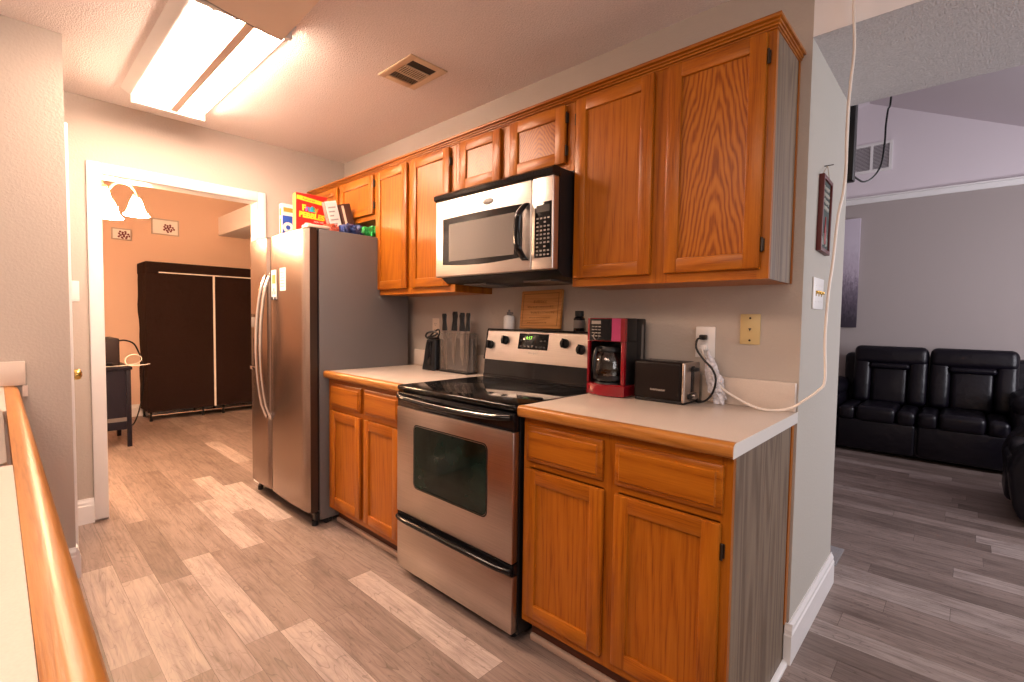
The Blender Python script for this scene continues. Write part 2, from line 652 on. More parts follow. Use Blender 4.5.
def build_floor():
    bm = bmesh.new()
    lay = bm.loops.layers.float_color.new('tone')
    P, L, g = .1225, .9, .0007

    def quad(x0, x1, y0, y1, z, tone, rnd):
        f = bm.faces.new([bm.verts.new(p) for p in ((x0, y0, z), (x1, y0, z), (x1, y1, z), (x0, y1, z))])
        for l in f.loops:
            l[lay] = (tone, rnd, 0, 1)
    X0, X1, Y0, Y1 = -6.95, 2.75, -4.75, 4.75
    quad(X0, X1, Y0, Y1, -.002, .04, 0)
    joint = {-14: -2.566, -13: -2.33, -11: -2.38, -10: -1.47, -9: -3.2, -8: -3.74, -7: -3.43, 7: -.15, 6: .436, 10: .438, 15: .525, 2: -.15, 19: -.36, 26: -.5, 25: -.76}
    light = {(-14, -2.566), (-13, -2.33), (-11, -2.38), (-10, -1.47), (-9, -3.2), (-8, -3.74), (-7, -3.43), (-7, -1.63), (7, -.15), (6, -.464), (6, .436),
             (10, .438), (15, .525), (2, -.15), (19, -.36), (26, -.5), (25, .14), (7, .75)}
    n = math.floor(Y0/P)
    while n*P < Y1:
        rnd = random.random
        j = joint.get(n, rnd()*L)
        x = j - L*math.ceil((j-X0)/L)
        while x < X1:
            t = .26 + .36*rnd()
            if n in joint:
                if any(a == n and abs(b-x) < .02 for a, b in light):
                    t = .74 + .14*rnd()
                elif t > .5:
                    t = .42
            elif rnd() < .09 and (x < -3.4 or n > 4):
                t = .8
            quad(max(x, X0)+g, min(x+L, X1)-g, max(n*P, Y0)+g, min((n+1)*P, Y1)-g, 0, t, rnd())
            x += L
        n += 1
    # a thickness below so the floor is a slab
    me = bpy.data.meshes.new('floor')
    bmesh.ops.recalc_face_normals(bm, faces=bm.faces[:])
    bm.to_mesh(me)
    bm.free()
    o = link('floor', me, plank_mat, smooth=False)
    o['kind'] = 'structure'
    o['label'] = 'wood plank floor running through kitchen and rooms'
    o['category'] = 'floor'


build_floor()
# cabinet wall: a deep block whose open end shows beside the living room
m = MB().box(XF-.12, XE, 0, YS, 0, 4.2)
for f in m.bm.faces:
    if f.normal.x > .9:
        f.material_index = 1
bmesh.ops.recalc_face_normals(m.bm, faces=m.bm.faces[:])
for f in m.bm.faces:
    f.material_index = 1 if f.normal.x > .5 else 0
struct('wall_back', m, [wall_taupe, wall_grey], smooth=False)
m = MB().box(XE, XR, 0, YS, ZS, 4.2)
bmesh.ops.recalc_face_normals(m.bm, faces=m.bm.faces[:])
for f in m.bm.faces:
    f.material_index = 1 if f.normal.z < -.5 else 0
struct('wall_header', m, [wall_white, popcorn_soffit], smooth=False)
# end wall with the cased doorway
DY0, DY1, DZ = -1.517, -.661, 2.04
m = MB()
m.box(XF-.12, XF, YB, DY0, 0, ZC).box(XF-.12, XF, DY1, 0, 0, ZC).box(XF-.12, XF, DY0, DY1, DZ, ZC)
struct('wall_end', m, wall_taupe, smooth=False)
# return wall on the left, where the sink counter stops
m = MB().box(XF, -2.54, YB, -1.7259, 0, ZC)
struct('wall_left', m, wall_taupe, smooth=False)
m = MB().box(XF-.12, XR, YB, 0, ZC, ZC+.1)
struct('ceiling', m, popcorn, smooth=False)
m = MB().box(-3.4, XR+.15, YB-.12, YB, 0, ZC)
struct('wall_rear', m, wall_taupe, smooth=False)


def wall_with_window(name, x0, x1, y0, y1, z1, hole, mt, n):
    a0, a1, b0, b1 = hole
    m = MB().box(x0, x1, y0, a0, 0, z1).box(x0, x1, a1, y1, 0, z1).box(x0, x1, a0, a1, 0, b0).box(x0, x1, a0, a1, b1, z1)
    struct(name, m, mt, smooth=False)
    m = MB()
    for q in ((a0, a0+.05, b0, b1), (a1-.05, a1, b0, b1), (a0+.05, a1-.05, b0, b0+.05), (a0+.05, a1-.05, b1-.05, b1), ((a0+a1)/2-.02, (a0+a1)/2+.02, b0+.05, b1-.05)):
        m.box(x0+.08, x0+.12, *q)
    struct('window_%d' % n, m, white_trim, smooth=False)


wall_with_window('wall_right', XR, XR+.15, YB, .3, 4.2, (-2.3, -.3, .85, 2.25), wall_taupe, 1)
wall_with_window('wall_right_living', XR, XR+.15, .3, YL+.12, 4.2, (1.8, 3.4, .85, 2.15), wall_mauve, 2)
# living room
m = MB().box(-4.1, XR, YL, YL+.12, 0, 2.575)
struct('wall_living', m, wall_mauve, smooth=False)
m = MB().box(-4.1, XR, YL+.0, YL+.12, 2.575, 4.2)
struct('wall_living_gable', m, wall_lilac, smooth=False)
m = MB().box(-4.22, -4.1, YS, YL+.12, 0, 4.2)
struct('wall_living_left', m, wall_mauve, smooth=False)
m = MB()
rx, rz, sl = -.43, 3.62, .465
m.prism([(rx, rz), (XR, rz-sl*(XR-rx)), (XR, rz-sl*(XR-rx)+.1), (rx, rz+.1)], 'y', YS, YL)
struct('ceiling_living', m, wall_lilac, smooth=False)
m = MB()
m.prism([(-4.1, rz-sl*(rx+4.1)*.4), (rx, rz), (rx, rz+.1), (-4.1, rz-sl*(rx+4.1)*.4+.1)], 'y', YS, YL)
struct('ceiling_living', m, wall_lilac, smooth=False)
m = MB().box(-4.1, XR, YL-.022, YL, 2.545, 2.60, .006).box(-4.1, XR, YL-.05, YL, 2.60, 2.615, .004)
struct('trim_1', m, white_trim, label='white ledge trim across the living room wall', cat='trim')
# room beyond the doorway
m = MB().box(-6.92, -6.8, -3.4, 2.4, 0, 2.9)
struct('wall_beyond', m, wall_peach, smooth=False)
m = MB().box(-6.8, XF-.12, 2.0, 2.12, 0, 2.9)
struct('wall_beyond_right', m, wall_peach, smooth=False)
m = MB().box(-6.8, XF-.12, -3.42, -3.3, 0, 2.9)
struct('wall_beyond_left', m, wall_peach, smooth=False)
m = MB().box(-6.92, XF-.12, -3.42, 2.12, 2.9, 3.0)
struct('ceiling_beyond', m, popcorn, smooth=False)
m = MB().box(XF-.121, XF-.119, -3.3, 2.0, ZC, 2.9).box(XF-.13, XF-.1201, .0, 2.0, 0, 2.9)
struct('wall_beyond_near', m, wall_peach, smooth=False)
m = MB().box(-6.8, -5.2, .08, .42, 2.27, 2.51, .004)
struct('trim_2', m, wall_white, label='pale boxed bulkhead in the room beyond the doorway', cat='bulkhead')

# door casing and lining
m = MB()
w, t = .066, .018
for x0, x1 in ((XF, XF+t), (XF-.12-t, XF-.12)):
    m.box(x0, x1, DY0-w, DY0, 0.012, DZ+w, .005)
    m.box(x0, x1, DY1, DY1+.052, 0.012, DZ+w, .005)
    m.box(x0, x1, DY0, DY1, DZ, DZ+w, .005)
m.box(XF-.12, XF, DY0-.001, DY0+.002, 0.0, DZ, 0).box(XF-.12, XF, DY1-.002, DY1+.001, 0, DZ, 0).box(XF-.12, XF, DY0, DY1, DZ-.003, DZ+.001, 0)
struct('trim_3', m, white_trim, label='white casing around the doorway', cat='door casing')


def base_board(name, a, b, nrm, h=.145, t=.016):
    """profiled baseboard from a to b, standing out along nrm"""
    a, b, nrm = Vector((*a, 0)), Vector((*b, 0)), Vector((*nrm, 0))
    prof = [(0, 0), (t, 0), (t, h*.72), (t*.75, h*.76), (t*.75, h*.86), (t*.35, h*.95), (t*.3, h), (0, h)]
    m = MB().loft([[p+nrm*o+Vector((0, 0, z)) for o, z in prof] for p in (a, b)])
    struct(name, m, white_trim, smooth=False)


base_board('baseboard_end', (XF, -1.725), (XF, DY0-w), (1, 0))
base_board('baseboard_left', (-2.54, -1.9), (-2.54, -1.7259), (1, 0))
base_board('baseboard_left_return', (-2.524, -1.7259), (-2.62, -1.7259), (0, 1))
base_board('baseboard_stub', (XE, -.016), (XE, YS+.016), (1, 0))
base_board('baseboard_stub_front', (.0005, -.0165), (XE+.016, -.0165), (0, -1))
base_board('baseboard_living', (XE, YS), (-3, YS), (0, 1))
base_board('baseboard_beyond', (-6.8, 2), (-6.8, -3.3), (1, 0))
base_board('baseboard_rear', (-2.5, YB), (XR, YB), (0, 1))
m = MB().prism([(0, 0), (.016, 0), (.015, .008), (.010, .013), (0, .016)], 'y', -.60, -.034)
for v in m.bm.verts:
    v.co.x += .0012
struct('trim_4', m, white_trim, label='white shoe strip at the foot of the grey cabinet side', cat='trim')

# pantry door in the left recess (only its casing and knob show past the wall corner)
YD = -1.7259
m = MB().box(-3.2, -2.70, YD, YD+.006, .01, 2.03, .002)
d = struct('door_1', m, white_trim, label='white pantry door seen edge-on beside the doorway', cat='door')
m = MB().lathe([(.0, .006), (.028, .006), (.028, .009), (.012, .011), (.010, .015), (.014, .019), (.025, .027), (.028, .039), (.024, .050), (.012, .057), (0, .058)], (-2.76, YD, .928), axis='y')
obj('door_knob', m, brass, d)['label'] = 'round brass knob'
m = MB().box(-2.695, -2.635, YD, YD+.018, 0, 2.11, .004).box(-3.27, -3.205, YD, YD+.018, 0, 2.11, .004).box(-3.205, -2.695, YD, YD+.018, 2.045, 2.11, .004)
struct('trim_5', m, white_trim, label='white casing of the pantry door', cat='door casing')


# ------------------------------------------------------------------ cabinets
def cab_door(name, x0, x1, z0, z1, yb, par, hinge=None, fr=.052, y=1, arch=False):
    """frame-and-panel door whose back sits at yb; front faces -y (y=1) or +y (y=-1)"""
    th = .019
    f = (lambda a, b: (min(yb-y*a, yb-y*b), max(yb-y*a, yb-y*b)))
    m = MB()
    y0, y1 = f(0, th)
    m.box(x0, x0+fr, y0, y1, z0, z1, .005)
    m.box(x1-fr, x1, y0, y1, z0, z1, .005)
    m.mi = 1
    m.box(x0+fr-.004, x1-fr+.004, y0, y1, z0, z0+fr, .005)
    m.box(x0+fr-.004, x1-fr+.004, y0, y1, z1-fr, z1, .005)
    d = obj(name, m, [oak_v, oak_h], par)
    y0, y1 = f(.002, .010)
    m = MB().box(x0+fr-.006, x1-fr+.006, y0, y1, z0+fr-.006, z1-fr+.006)
    obj('panel', m, oak_arch if arch else oak_panel, d)
    if hinge:
        hx = x1 if hinge == 'r' else x0
        s = 1 if hinge == 'r' else -1
        off = min(.075, (z1-z0)*.22)
        for hz in (z0+off, z1-off):
            m = MB()
            a, b = sorted((hx+s*.0005, hx+s*.010))
            y0, y1 = f(.0005, .006)
            m.box(a, b, y0, y1, hz-.020, hz+.020, .002)
            yc = yb-y*.012
            m.cyl((hx+s*.004, yc, hz-.018), (hx+s*.004, yc, hz+.018), .0036, n=10)
            for q in (-.024, .024):
                m.sphere((hx+s*.004, yc, hz+q*.85), .004, u=8, v=6)
            obj('hinge', m, bronze, d)
    return d


def cab_drawer(x0, x1, z0, z1, yb, par, y=1):
    m = MB()
    n = 4
    def ring(ins, dep):
        return [(x0+ins, yb-y*dep, z0+ins), (x1-ins, yb-y*dep, z0+ins), (x1-ins, yb-y*dep, z1-ins), (x0+ins, yb-y*dep, z1-ins)]
    m.loft([ring(0, 0), ring(0, .010), ring(.004, .013), ring(.016, .015), ring(.020, .020), ring(.024, .020)])
    return obj('drawer', m, oak_h, par)


def base_cabinet(x0, x1, label, doors, drawers, side=False, hinges=(None, None)):
    yf = -.62
    t = thing('base_cabinet', label, 'cabinet', ((x0+x1)/2, -.3, 0))
    m = MB()
    m.box(x0, x1-(.006 if side else 0), -.601, -.004, .10, .872)
    obj('body', m, oak_v, t)
    m = MB()
    sx = [x0, (doors[0][1]+doors[1][0])/2, x1]
    wd = [.030, .055, .030]
    m.box(x0, x0+wd[0], yf, -.601, .10, .872).box(sx[1]-wd[1]/2, sx[1]+wd[1]/2, yf, -.601, .10, .872).box(x1-wd[2], x1, yf, -.601, .10, .872)
    m.mi = 1
    for a, b in ((x0+wd[0], sx[1]-wd[1]/2), (sx[1]+wd[1]/2, x1-wd[2])):
        for c, e in ((.10, .14), (.69, .712), (.842, .872)):
            m.box(a, b, yf, -.601, c, e)
    obj('face_frame', m, [oak_v, oak_h], t)
    for (a, b), h in zip(doors, hinges):
        cab_door('door', a, b, .135, .687, yf, t, h)
    for a, b in drawers:
        cab_drawer(a, b, .714, .846, yf, t)
    m = MB().box(x0, x1-.006, -.56, -.545, 0, .10)
    obj('toe_kick', m, shaded_kick, t)
    m = MB().box(x0+.004, x1-.008, -.578, -.5605, 0, .026, .006)
    obj('shoe_strip', m, tan_shoe, t)
    if side:
        m = MB().box(x1-.006, x1, -.6005, -.045, .0165, .872)
        m.box(x1-.006, x1, -.545, -.045, 0, .0165)
        m.mi = 1
        m.box(x1-.006, x1+.0035, -.045, -.018, .148, .872)
        obj('side_panel', m, [grey_laminate, oak_v], t)['label'] = 'grey woodgrain end panel'
    return t


base_cabinet(-2.288, -1.521, 'oak base cabinet with two drawers between the fridge and the range', [(-2.24, -1.91), (-1.872, -1.548)], [(-2.24, -1.91), (-1.872, -1.548)])
base_cabinet(-.745, 0, 'oak base cabinet with grey end panel right of the range', [(-.727, -.392), (-.352, -.024)], [(-.724, -.40), (-.354, -.022)], True, (None, 'r'))


def nosing(m, x0, x1, y, s=1):
    """rounded oak edge running along x; s=1 faces -y, s=-1 faces +y"""
    p = [(0, .875), (-.020, .875), (-.025, .880), (-.027, .890), (-.027, .903), (-.024, .911), (-.017, .9155), (0, .9155)]
    m.prism([(y+s*a, z) for a, z in p], 'x', x0, x1)


def counter(x0, x1, label, splash, cap=False):
    t = thing('countertop', label, 'countertop', ((x0+x1)/2, -.3, .875))
    m = MB().box(x0, x1, -.629, -.0005, .875, .914, .002)
    if cap:
        m.mi = 1
        m.prism([(-.654, .8755), (-.002, .8755), (-.002, .9145), (-.640, .9145), (-.652, .908), (-.654, .895)], 'x', x1, x1+.0015)
    obj('slab', m, [laminate, laminate_white], t)
    m = MB()
    nosing(m, x0, x1-.0002, -.629)
    obj('wood_edge', m, oak_edge, t, angle=.9)
    m = MB().box(splash[0], splash[1], -.021, -.0005, .9142, 1.018, .003)
    obj('backsplash', m, laminate, t)
    return t


counter(-2.288, -1.516, 'short cream countertop with oak edge between fridge and range', (-2.285, -1.518))
counter(-.7515, .009, 'cream countertop with oak edge under the red coffee maker', (-.33, .004), True)

# sink counter on the left, its cabinet, sink and splash
t = thing('sink_countertop', 'long cream countertop with rounded oak edge at the left of the picture', 'countertop', (-.9, -2.2, .875))
m = MB()
SX0, SX1, SY0, SY1 = -1.80, -1.0, -2.44, -1.954
for q in ((-2.535, SX0, -2.56, -1.9405), (SX1, 1.2, -2.56, -1.9405), (SX0, SX1, -2.56, SY0), (SX0, SX1, SY1, -1.955)):
    m.box(*q, .875, .914)
obj('slab', m, laminate, t)
m = MB()
p = [(0, .868), (.034, .868), (.041, .873), (.0455, .884), (.0455, .896), (.041, .907), (.032, .9145), (.018, .916), (0, .916)]
m.prism([(-1.940+a, z) for a, z in p], 'x', -2.535, 1.2)
obj('wood_edge', m, oak_edge, t, angle=.9)
m = MB().box(-2.5395, -2.52, -2.56, -1.874, .9165, 1.02, .003)
m.box(-2.5395, -2.5215, -1.885, -1.868, .868, .9164)
obj('backsplash', m, laminate, t)
t = thing('kitchen_sink', 'stainless steel sink set into the left countertop', 'sink', (-1.38, -2.2, .72))
m = MB()
def rr(x0, x1, y0, y1, r, z, n=5):
    o = []
    for cx, cy, a0 in ((x1-r, y1-r, 0), (x0+r, y1-r, 90), (x0+r, y0+r, 180), (x1-r, y0+r, 270)):
        for k in range(n+1):
            a = R(a0+90*k/n)
            o.append((cx+r*math.cos(a), cy+r*math.sin(a), z))
    return o
m.loft([rr(SX0-.012, SX1+.012, SY0-.012, SY1+.006, .03, .9143), rr(SX0-.010, SX1+.010, SY0-.010, SY1+.005, .03, .919), rr(SX0+.012, SX1-.012, SY0+.012, SY1-.010, .03, .918), rr(SX0+.018, SX1-.018, SY0+.018, SY1-.014, .04, .905),
        rr(SX0+.03, SX1-.03, SY0+.03, SY1-.026, .05, .75), rr(SX0+.06, SX1-.06, SY0+.06, SY1-.05, .05, .735)], cap=False)
m.poly(rr(SX0+.06, SX1-.06, SY0+.06, SY1-.05, .05, .735))
obj('basin', m, sink_steel, t)
m = MB().lathe([(.045, .7352), (.045, .738), (.03, .738), (.0, .7365)], (-1.38, -2.2, 0))
obj('drain', m, chrome, t)
t = thing('sink_cabinet', 'oak cabinet under the left countertop', 'cabinet', (-.9, -2.25, 0))
m = MB()
m.box(-2.535, 1.19, -2.54, -2.0, .1, .70)
obj('body', m, oak_v, t)
for q in ((-2.535, -1.82, -2.54, -2.0), (-.94, 1.19, -2.54, -2.0)):
    obj('upper_body', MB().box(*q, .7005, .866), oak_v, t)
obj('false_front', MB().box(-1.8195, -.9405, -2.015, -2.0, .7005, .866), oak_h, t)
m = MB().box(-2.535, 1.19, -2.07, -2.055, 0, .1)
obj('toe_kick', m, shaded_kick, t)
for k in range(6):
    a = -2.40+k*.6
    cab_door('door', a, a+.52, .135, .687, -2.0, t, y=-1)
    cab_drawer(a, a+.52, .714, .842, -2.0, t, y=-1)

# wall cabinets
YF = -.277


def wall_cabinet(x0, x1, z0, label, doors, right_side=False):
    t = thing('wall_cabinet', label, 'cabinet', ((x0+x1)/2, -.14, z0))
    ZT = 2.143
    m = MB().box(x0, x1-(.004 if right_side else 0), YF+.019, -.001, z0, ZT)
    obj('body', m, oak_v, t)
    m = MB()
    mid = (doors[0][1]+doors[1][0])/2
    m.box(x0, x0+.035, YF, YF+.0185, z0, ZT).box(mid-.035, mid+.035, YF, YF+.0185, z0, ZT).box(x1-.035, x1, YF, YF+.0185, z0, ZT)
    m.mi = 1
    for a, b in ((x0+.035, mid-.035), (mid+.035, x1-.035)):
        m.box(a, b, YF, YF+.0185, z0, z0+.038).box(a, b, YF, YF+.0185, ZT-.03, ZT)
    obj('face_frame', m, [oak_v, oak_h], t)
    for a, b, h in doors:
        cab_door('door', a, b, z0+.033, 2.138, YF, t, h, arch=(a in (-.376, -1.156, -1.515)))
    if right_side:
        m = MB().box(x1-.004, x1, YF+.019, -.018, z0, ZT)
        m.mi = 1
        m.box(x1-.004, x1+.003, -.018, -.001, z0, ZT)
        obj('side_panel', m, [grey_laminate, oak_v], t)['label'] = 'grey woodgrain end panel'


wall_cabinet(-3.275, -2.341, 1.858, 'short two-door oak wall cabinet above the fridge', [(-3.24, -2.822, None), (-2.787, -2.357, 'r')])
wall_cabinet(-2.338, -1.5585, 1.372, 'tall two-door oak wall cabinet between fridge and microwave', [(-2.321, -1.986, None), (-1.942, -1.599, 'r')])
wall_cabinet(-1.5565, -.7925, 1.862, 'short two-door oak wall cabinet directly above the microwave', [(-1.515, -1.218, 'l'), (-1.156, -.834, 'r')])
wall_cabinet(-.7905, -.028, 1.372, 'tall two-door oak wall cabinet with grey end panel right of the microwave', [(-.778, -.431, 'l'), (-.376, -.052, 'r')], True)
m = MB()
for pr, a, b in ((.006, 2.1435, 2.150), (.013, 2.150, 2.158), (.020, 2.158, 2.166), (.031, 2.166, 2.178)):
    m.box(-3.278, -.028+pr*.6, YF-pr, -.0005, a, b, .002)
tag(obj('crown_moulding', m, oak_h, at=(-1.6, -.15, 2.1435)), 'stepped oak crown moulding along the top of the wall cabinets', 'moulding')

# ------------------------------------------------------------------ refrigerator
t = thing('refrigerator', 'stainless side-by-side refrigerator with grey sides beside the doorway', 'refrigerator', (-2.75, -.4, 0))
m = MB().box(-3.197, -2.2945, -.674, -.062, .03, 1.735, .006)
obj('body', m, fridge_side, t)
m = MB().box(-3.19, -2.302, -.688, -.6745, .09, 1.725)
obj('gasket', m, black_plastic, t)


def fridge_door(name, x0, x1, par):
    n = 14
    z0, z1 = .085, 1.738
    xs = [x0+(x1-x0)*i/n for i in range(n+1)]
    def front(z, ins=0):
        pts = [(x0+ins*.5, -.6885, z), ]
        for i, x in enumerate(xs):
            u = (x-(x0+x1)/2)/((x1-x0)/2)
            e = .012*max(0, (abs(u)-.94)/.06)**2
            pts.append((x, -.742-.008*(1-u*u)+e+ins, z))
        pts.append((x1-ins*.5, -.6885, z))
        return pts
    m = MB().loft([front(z0, .006), front(z0+.006), front(z1-.008), front(z1, .008)])
    bmesh.ops.recalc_face_normals(m.bm, faces=m.bm.faces[:])
    for f in m.bm.faces:
        if abs(f.normal.x) > .85:
            f.material_index = 1
    return obj(name, m, [ss_v, door_edge], par, angle=.35)


d1 = fridge_door('freezer_door', -3.203, -2.869, t)
d2 = fridge_door('door', -2.862, -2.294, t)


def fridge_handle(x, par):
    m = MB()
    pts = []
    for k in range(13):
        s = k/12
        pts.append((x, -.752-.058*math.sin(math.pi*min(1, max(0, s)))**.6, .575+s*.905))
    rings = []
    for p in pts:
        rings.append([(p[0]+.015*math.cos(a), p[1]+.010*math.sin(a), p[2]) for a in [2*math.pi*i/12 for i in range(12)]])
    m.loft(rings)
    m.box(x-.011, x+.011, -.756, -.744, .56, .60, .003).box(x-.011, x+.011, -.756, -.744, 1.455, 1.495, .003)
    return obj('handle', m, chrome, par)


fridge_handle(-2.902, d1)
fridge_handle(-2.828, d2)
m = MB().box(-3.165, -3.005, -.7515, -.742, .86, 1.24, .004)
dp = obj('dispenser', m, black_gloss, d1)
m = MB().box(-3.16, -3.01, -.762, -.7516, .862, .885, .003)
obj('drip_tray', m, chrome, dp)
m = MB().box(-3.15, -3.02, -.7535, -.7517, 1.15, 1.22, .001)
obj('control_strip', m, fridge_side, dp)
m = MB().box(-2.56, -2.50, -.7515, -.7475, 1.655, 1.672, .002)
obj('badge', m, chrome, d2)
m = MB().box(-3.15, -2.34, -.67, -.655, .022, .083)
for k in range(16):
    m.box(-3.12+k*.05, -3.09+k*.05, -.675, -.669, .035, .07)
obj('base_grille', m, black_plastic, t)
for x in (-3.17, -2.32):
    m = MB().cyl((x, -.695, .03), (x, -.695, .001), .018).box(x-.02, x+.02, -.70, -.66, .03, .075, .003)
    m.cyl((x, -.62, .0245), (x+.0, -.60, .0245), .024)
    obj('foot', m, [black_plastic], t)
m = MB().cyl((-2.33, -.63, .025), (-2.30, -.63, .025), .0245)
obj('roller', m, black_plastic, t)
for x in (-3.15, -2.345):
    m = MB().box(x-.045, x+.045, -.735, -.60, 1.7385, 1.757, .006).cyl((x, -.715, 1.757), (x, -.715, 1.764), .018)
    obj('hinge_cover', m, almond, t)

# magnets on the fridge door
for x0, x1, z0, z1, lab, mk in ((-2.793, -2.715, 1.335, 1.518, 'tall paper notice with orange heading held on the fridge door', 0), (-2.66, -2.575, 1.385, 1.524, 'small white printed card on the fridge door right of the orange notice', 1)):
    yy = -.7510
    m = MB().box(x0, x1, yy-.0015, yy, z0, z1)
    o = tag(obj('paper_notice' if mk == 0 else 'printed_card', m, paper_white, at=((x0+x1)/2, yy, z0)), lab, 'note')
    m = MB()
    if mk == 0:
        m.box(x0+.012, x1-.012, yy-.0022, yy-.0015, z1-.085, z1-.03)
        obj('orange_heading', m, paper_orange, o)
        m = MB()
        for q in range(3):
            m.box(x0+.02+q*.016, x0+.03+q*.016, yy-.0022, yy-.0015, z0+.03+(q % 2)*.02, z0+.05+(q % 2)*.02)
        obj('printed_marks', m, ink, o)
        m = MB().box(x0+.006, x0+.03, yy-.006, yy-.0015, z0-.004, z0+.016, .002).box(x1-.03, x1-.006, yy-.006, yy-.0015, z0-.006, z0+.014, .002)
        obj('magnet', m, ink, o)
    else:
        for q in range(6):
            m.box(x0+.012, x1-.014-.01*(q % 2), yy-.0022, yy-.0015, z1-.03-q*.017, z1-.024-q*.017)
        obj('printed_lines', m, ink_grey, o)


# ------------------------------------------------------------------ packages on the fridge
def carton(name, c, wx, wy, h, M, mats, parent_label, cat):
    m = MB(M)
    m.box(-wx/2, wx/2, -wy/2, wy/2, 0, h, .0015, 1)
    bmesh.ops.recalc_face_normals(m.bm, faces=m.bm.faces[:])
    Mi = M.to_3x3()
    for f in m.bm.faces:
        n = Mi.transposed() @ f.normal
        f.material_index = 1 if n.x > .5 else (2 if n.y < -.5 else 0)
    return tag(obj(name, m, mats, at=M.translation), parent_label, cat)


ZT = 1.7352
# red cereal carton facing the kitchen
M = Matrix.Translation((-2.795, -.50, ZT)) @ Matrix.Rotation(R(-3), 4, 'Z')
cer = carton('cereal_box', None, .06, .205, .30, M, [card_orange, card_red, card_orange], 'large red cereal carton with yellow lettering standing on the fridge', 'cereal box')
fm = M @ Matrix.Translation((.0304, 0, 0))
def on_face(u, v):
    return fm @ face_m((0, u, v), (0, 1, 0), (0, 0, 1))
m = MB(fm)
m.prism([(-.098, .258), (.095, .236), (.095, .262), (-.075, .284), (-.098, .284)], 'x', 0, .0006)
obj('yellow_banner', m, paper_yellow, cer)
text('lettering', 'Post cereal', .018, on_face(-.02, .262) @ Matrix.Rotation(R(-5), 4, 'Z'), card_red, cer, depth=.0012)
for ch, u, mm in (('F', -.052, paper_yellow), ('r', -.033, print_violet), ('u', -.014, print_teal), ('i', .002, print_teal), ('t', .014, print_green), ('y', .030, paper_orange)):
    text('lettering', ch, .052, on_face(u, .205-.03*u), mm, cer, depth=.0012, bold=.0028)
text('lettering', 'PEBBLES', .047, on_face(0, .158) @ Matrix.Rotation(R(-3), 4, 'Z'), paper_yellow, cer, depth=.0012, bold=.0028)
text('lettering', 'FAMILY SIZE', .012, on_face(.045, .125), paper_white, cer, depth=.0010)
m = MB(fm)
for k in range(46):
    u, v = random.uniform(-.088, .088), random.uniform(.006, .075)
    v = v*(1-.4*abs(u)/.09)
    m.sphere((0, u, v), random.uniform(.006, .011), (.25, 1, .8), 8, 6)
obj('cereal_picture', m, cereal_tan, cer)
# blue carton by the wall
M = Matrix.Translation((-3.06, -.520, ZT)) @ Matrix.Rotation(R(0), 4, 'Z')
o = carton('cereal_box', None, .055, .135, .272, M, [paper_white, card_blue, paper_white], 'smaller blue and white carton standing behind the red cereal carton', 'cereal box')
fm = M @ Matrix.Translation((.0279, 0, 0))
m = MB(fm)
m.prism([(-.066, .19), (.066, .19), (.066, .2705), (-.066, .2705)], 'x', 0, .0006)
obj('white_band', m, paper_white, o)
m = MB(fm)
m.lathe([(.036, 0), (.036, .001), (.016, .001), (.016, 0)], (0, -.028, .110), axis='x')
obj('letter_o', m, paper_white, o)
m = MB(fm).box(0, .0012, -.060, .03, .215, .245)
obj('orange_print', m, paper_orange, o)
m = MB(M).box(-.012, .012, -.0688, -.0677, .02, .17).box(-.015, .015, -.0688, -.0677, .19, .24)
obj('spine_print', m, paper_orange, o)
# two cartons leaning to the left
for (cx, cy, wy, h, a, mats, lab, kind) in ((-2.62, -.395, .078, .24, 15, [card_grey, paper_white, card_grey], 'white-faced carton leaning against the red cereal carton on the fridge', 0),
                                        (-2.60, -.306, .070, .235, 15, [card_brown, card_brown, card_brown], 'brown carton leaning against the white-faced carton on the fridge', 1)):
    M = Matrix.Translation((cx, cy, ZT+.010)) @ Matrix.Rotation(R(a), 4, 'X')
    o = carton('snack_box', None, .05, wy, h, M, mats, lab, 'carton')
    fm = M @ Matrix.Translation((.0253, 0, 0))
    m = MB(fm)
    if kind == 0:
        for q in range(7):
            m.box(0, .0008, -wy/2+.012, wy/2-.014-.012*(q % 3), h-.045-q*.026, h-.036-q*.026)
        obj('printed_lines', m, ink_grey, o)
    else:
        m.box(0, .0008, -wy/2+.004, -wy/2+.02, .01, h-.01)
        obj('cream_stripe', m, almond, o)


def bag(name, c, sx, sy, sz, mt, lab):
    m = MB()
    b = bmesh.new()
    bmesh.ops.create_icosphere(b, subdivisions=4, radius=1)
    rs = random.Random(hash(lab) % 1000 if False else len(lab))
    ph = [rs.uniform(0, 6) for _ in range(6)]
    for v in b.verts:
        x, y, z = v.co
        e = lambda q: math.copysign(abs(q)**.7, q)
        k = 1+.16*math.sin(6*x+ph[0])*math.sin(7*y+ph[1])+.10*math.sin(11*y+ph[2]+4*z)+.08*math.sin(16*x+ph[3])+.05*math.sin(23*y+9*x)
        v.co = Vector((c[0]+e(x)*sx*k, c[1]+e(y)*sy*k, max(c[2]+.001, c[2]+sz+e(z)*sz*k)))
    m.merge(b)
    return tag(obj(name, m, mt, at=c), lab, 'snack bag')


bag('snack_bag', (-2.44, -.535, ZT), .045, .042, .030, bag_red, 'small red and orange foil bag lying on the fridge below the cartons')
bag('snack_bag', (-2.40, -.425, ZT), .07, .062, .034, bag_blue, 'dark blue foil bag lying on the fridge below the cartons')
bag('snack_bag', (-2.40, -.262, ZT), .08, .075, .038, bag_green, 'green foil bag on the fridge next to the tall cabinet')

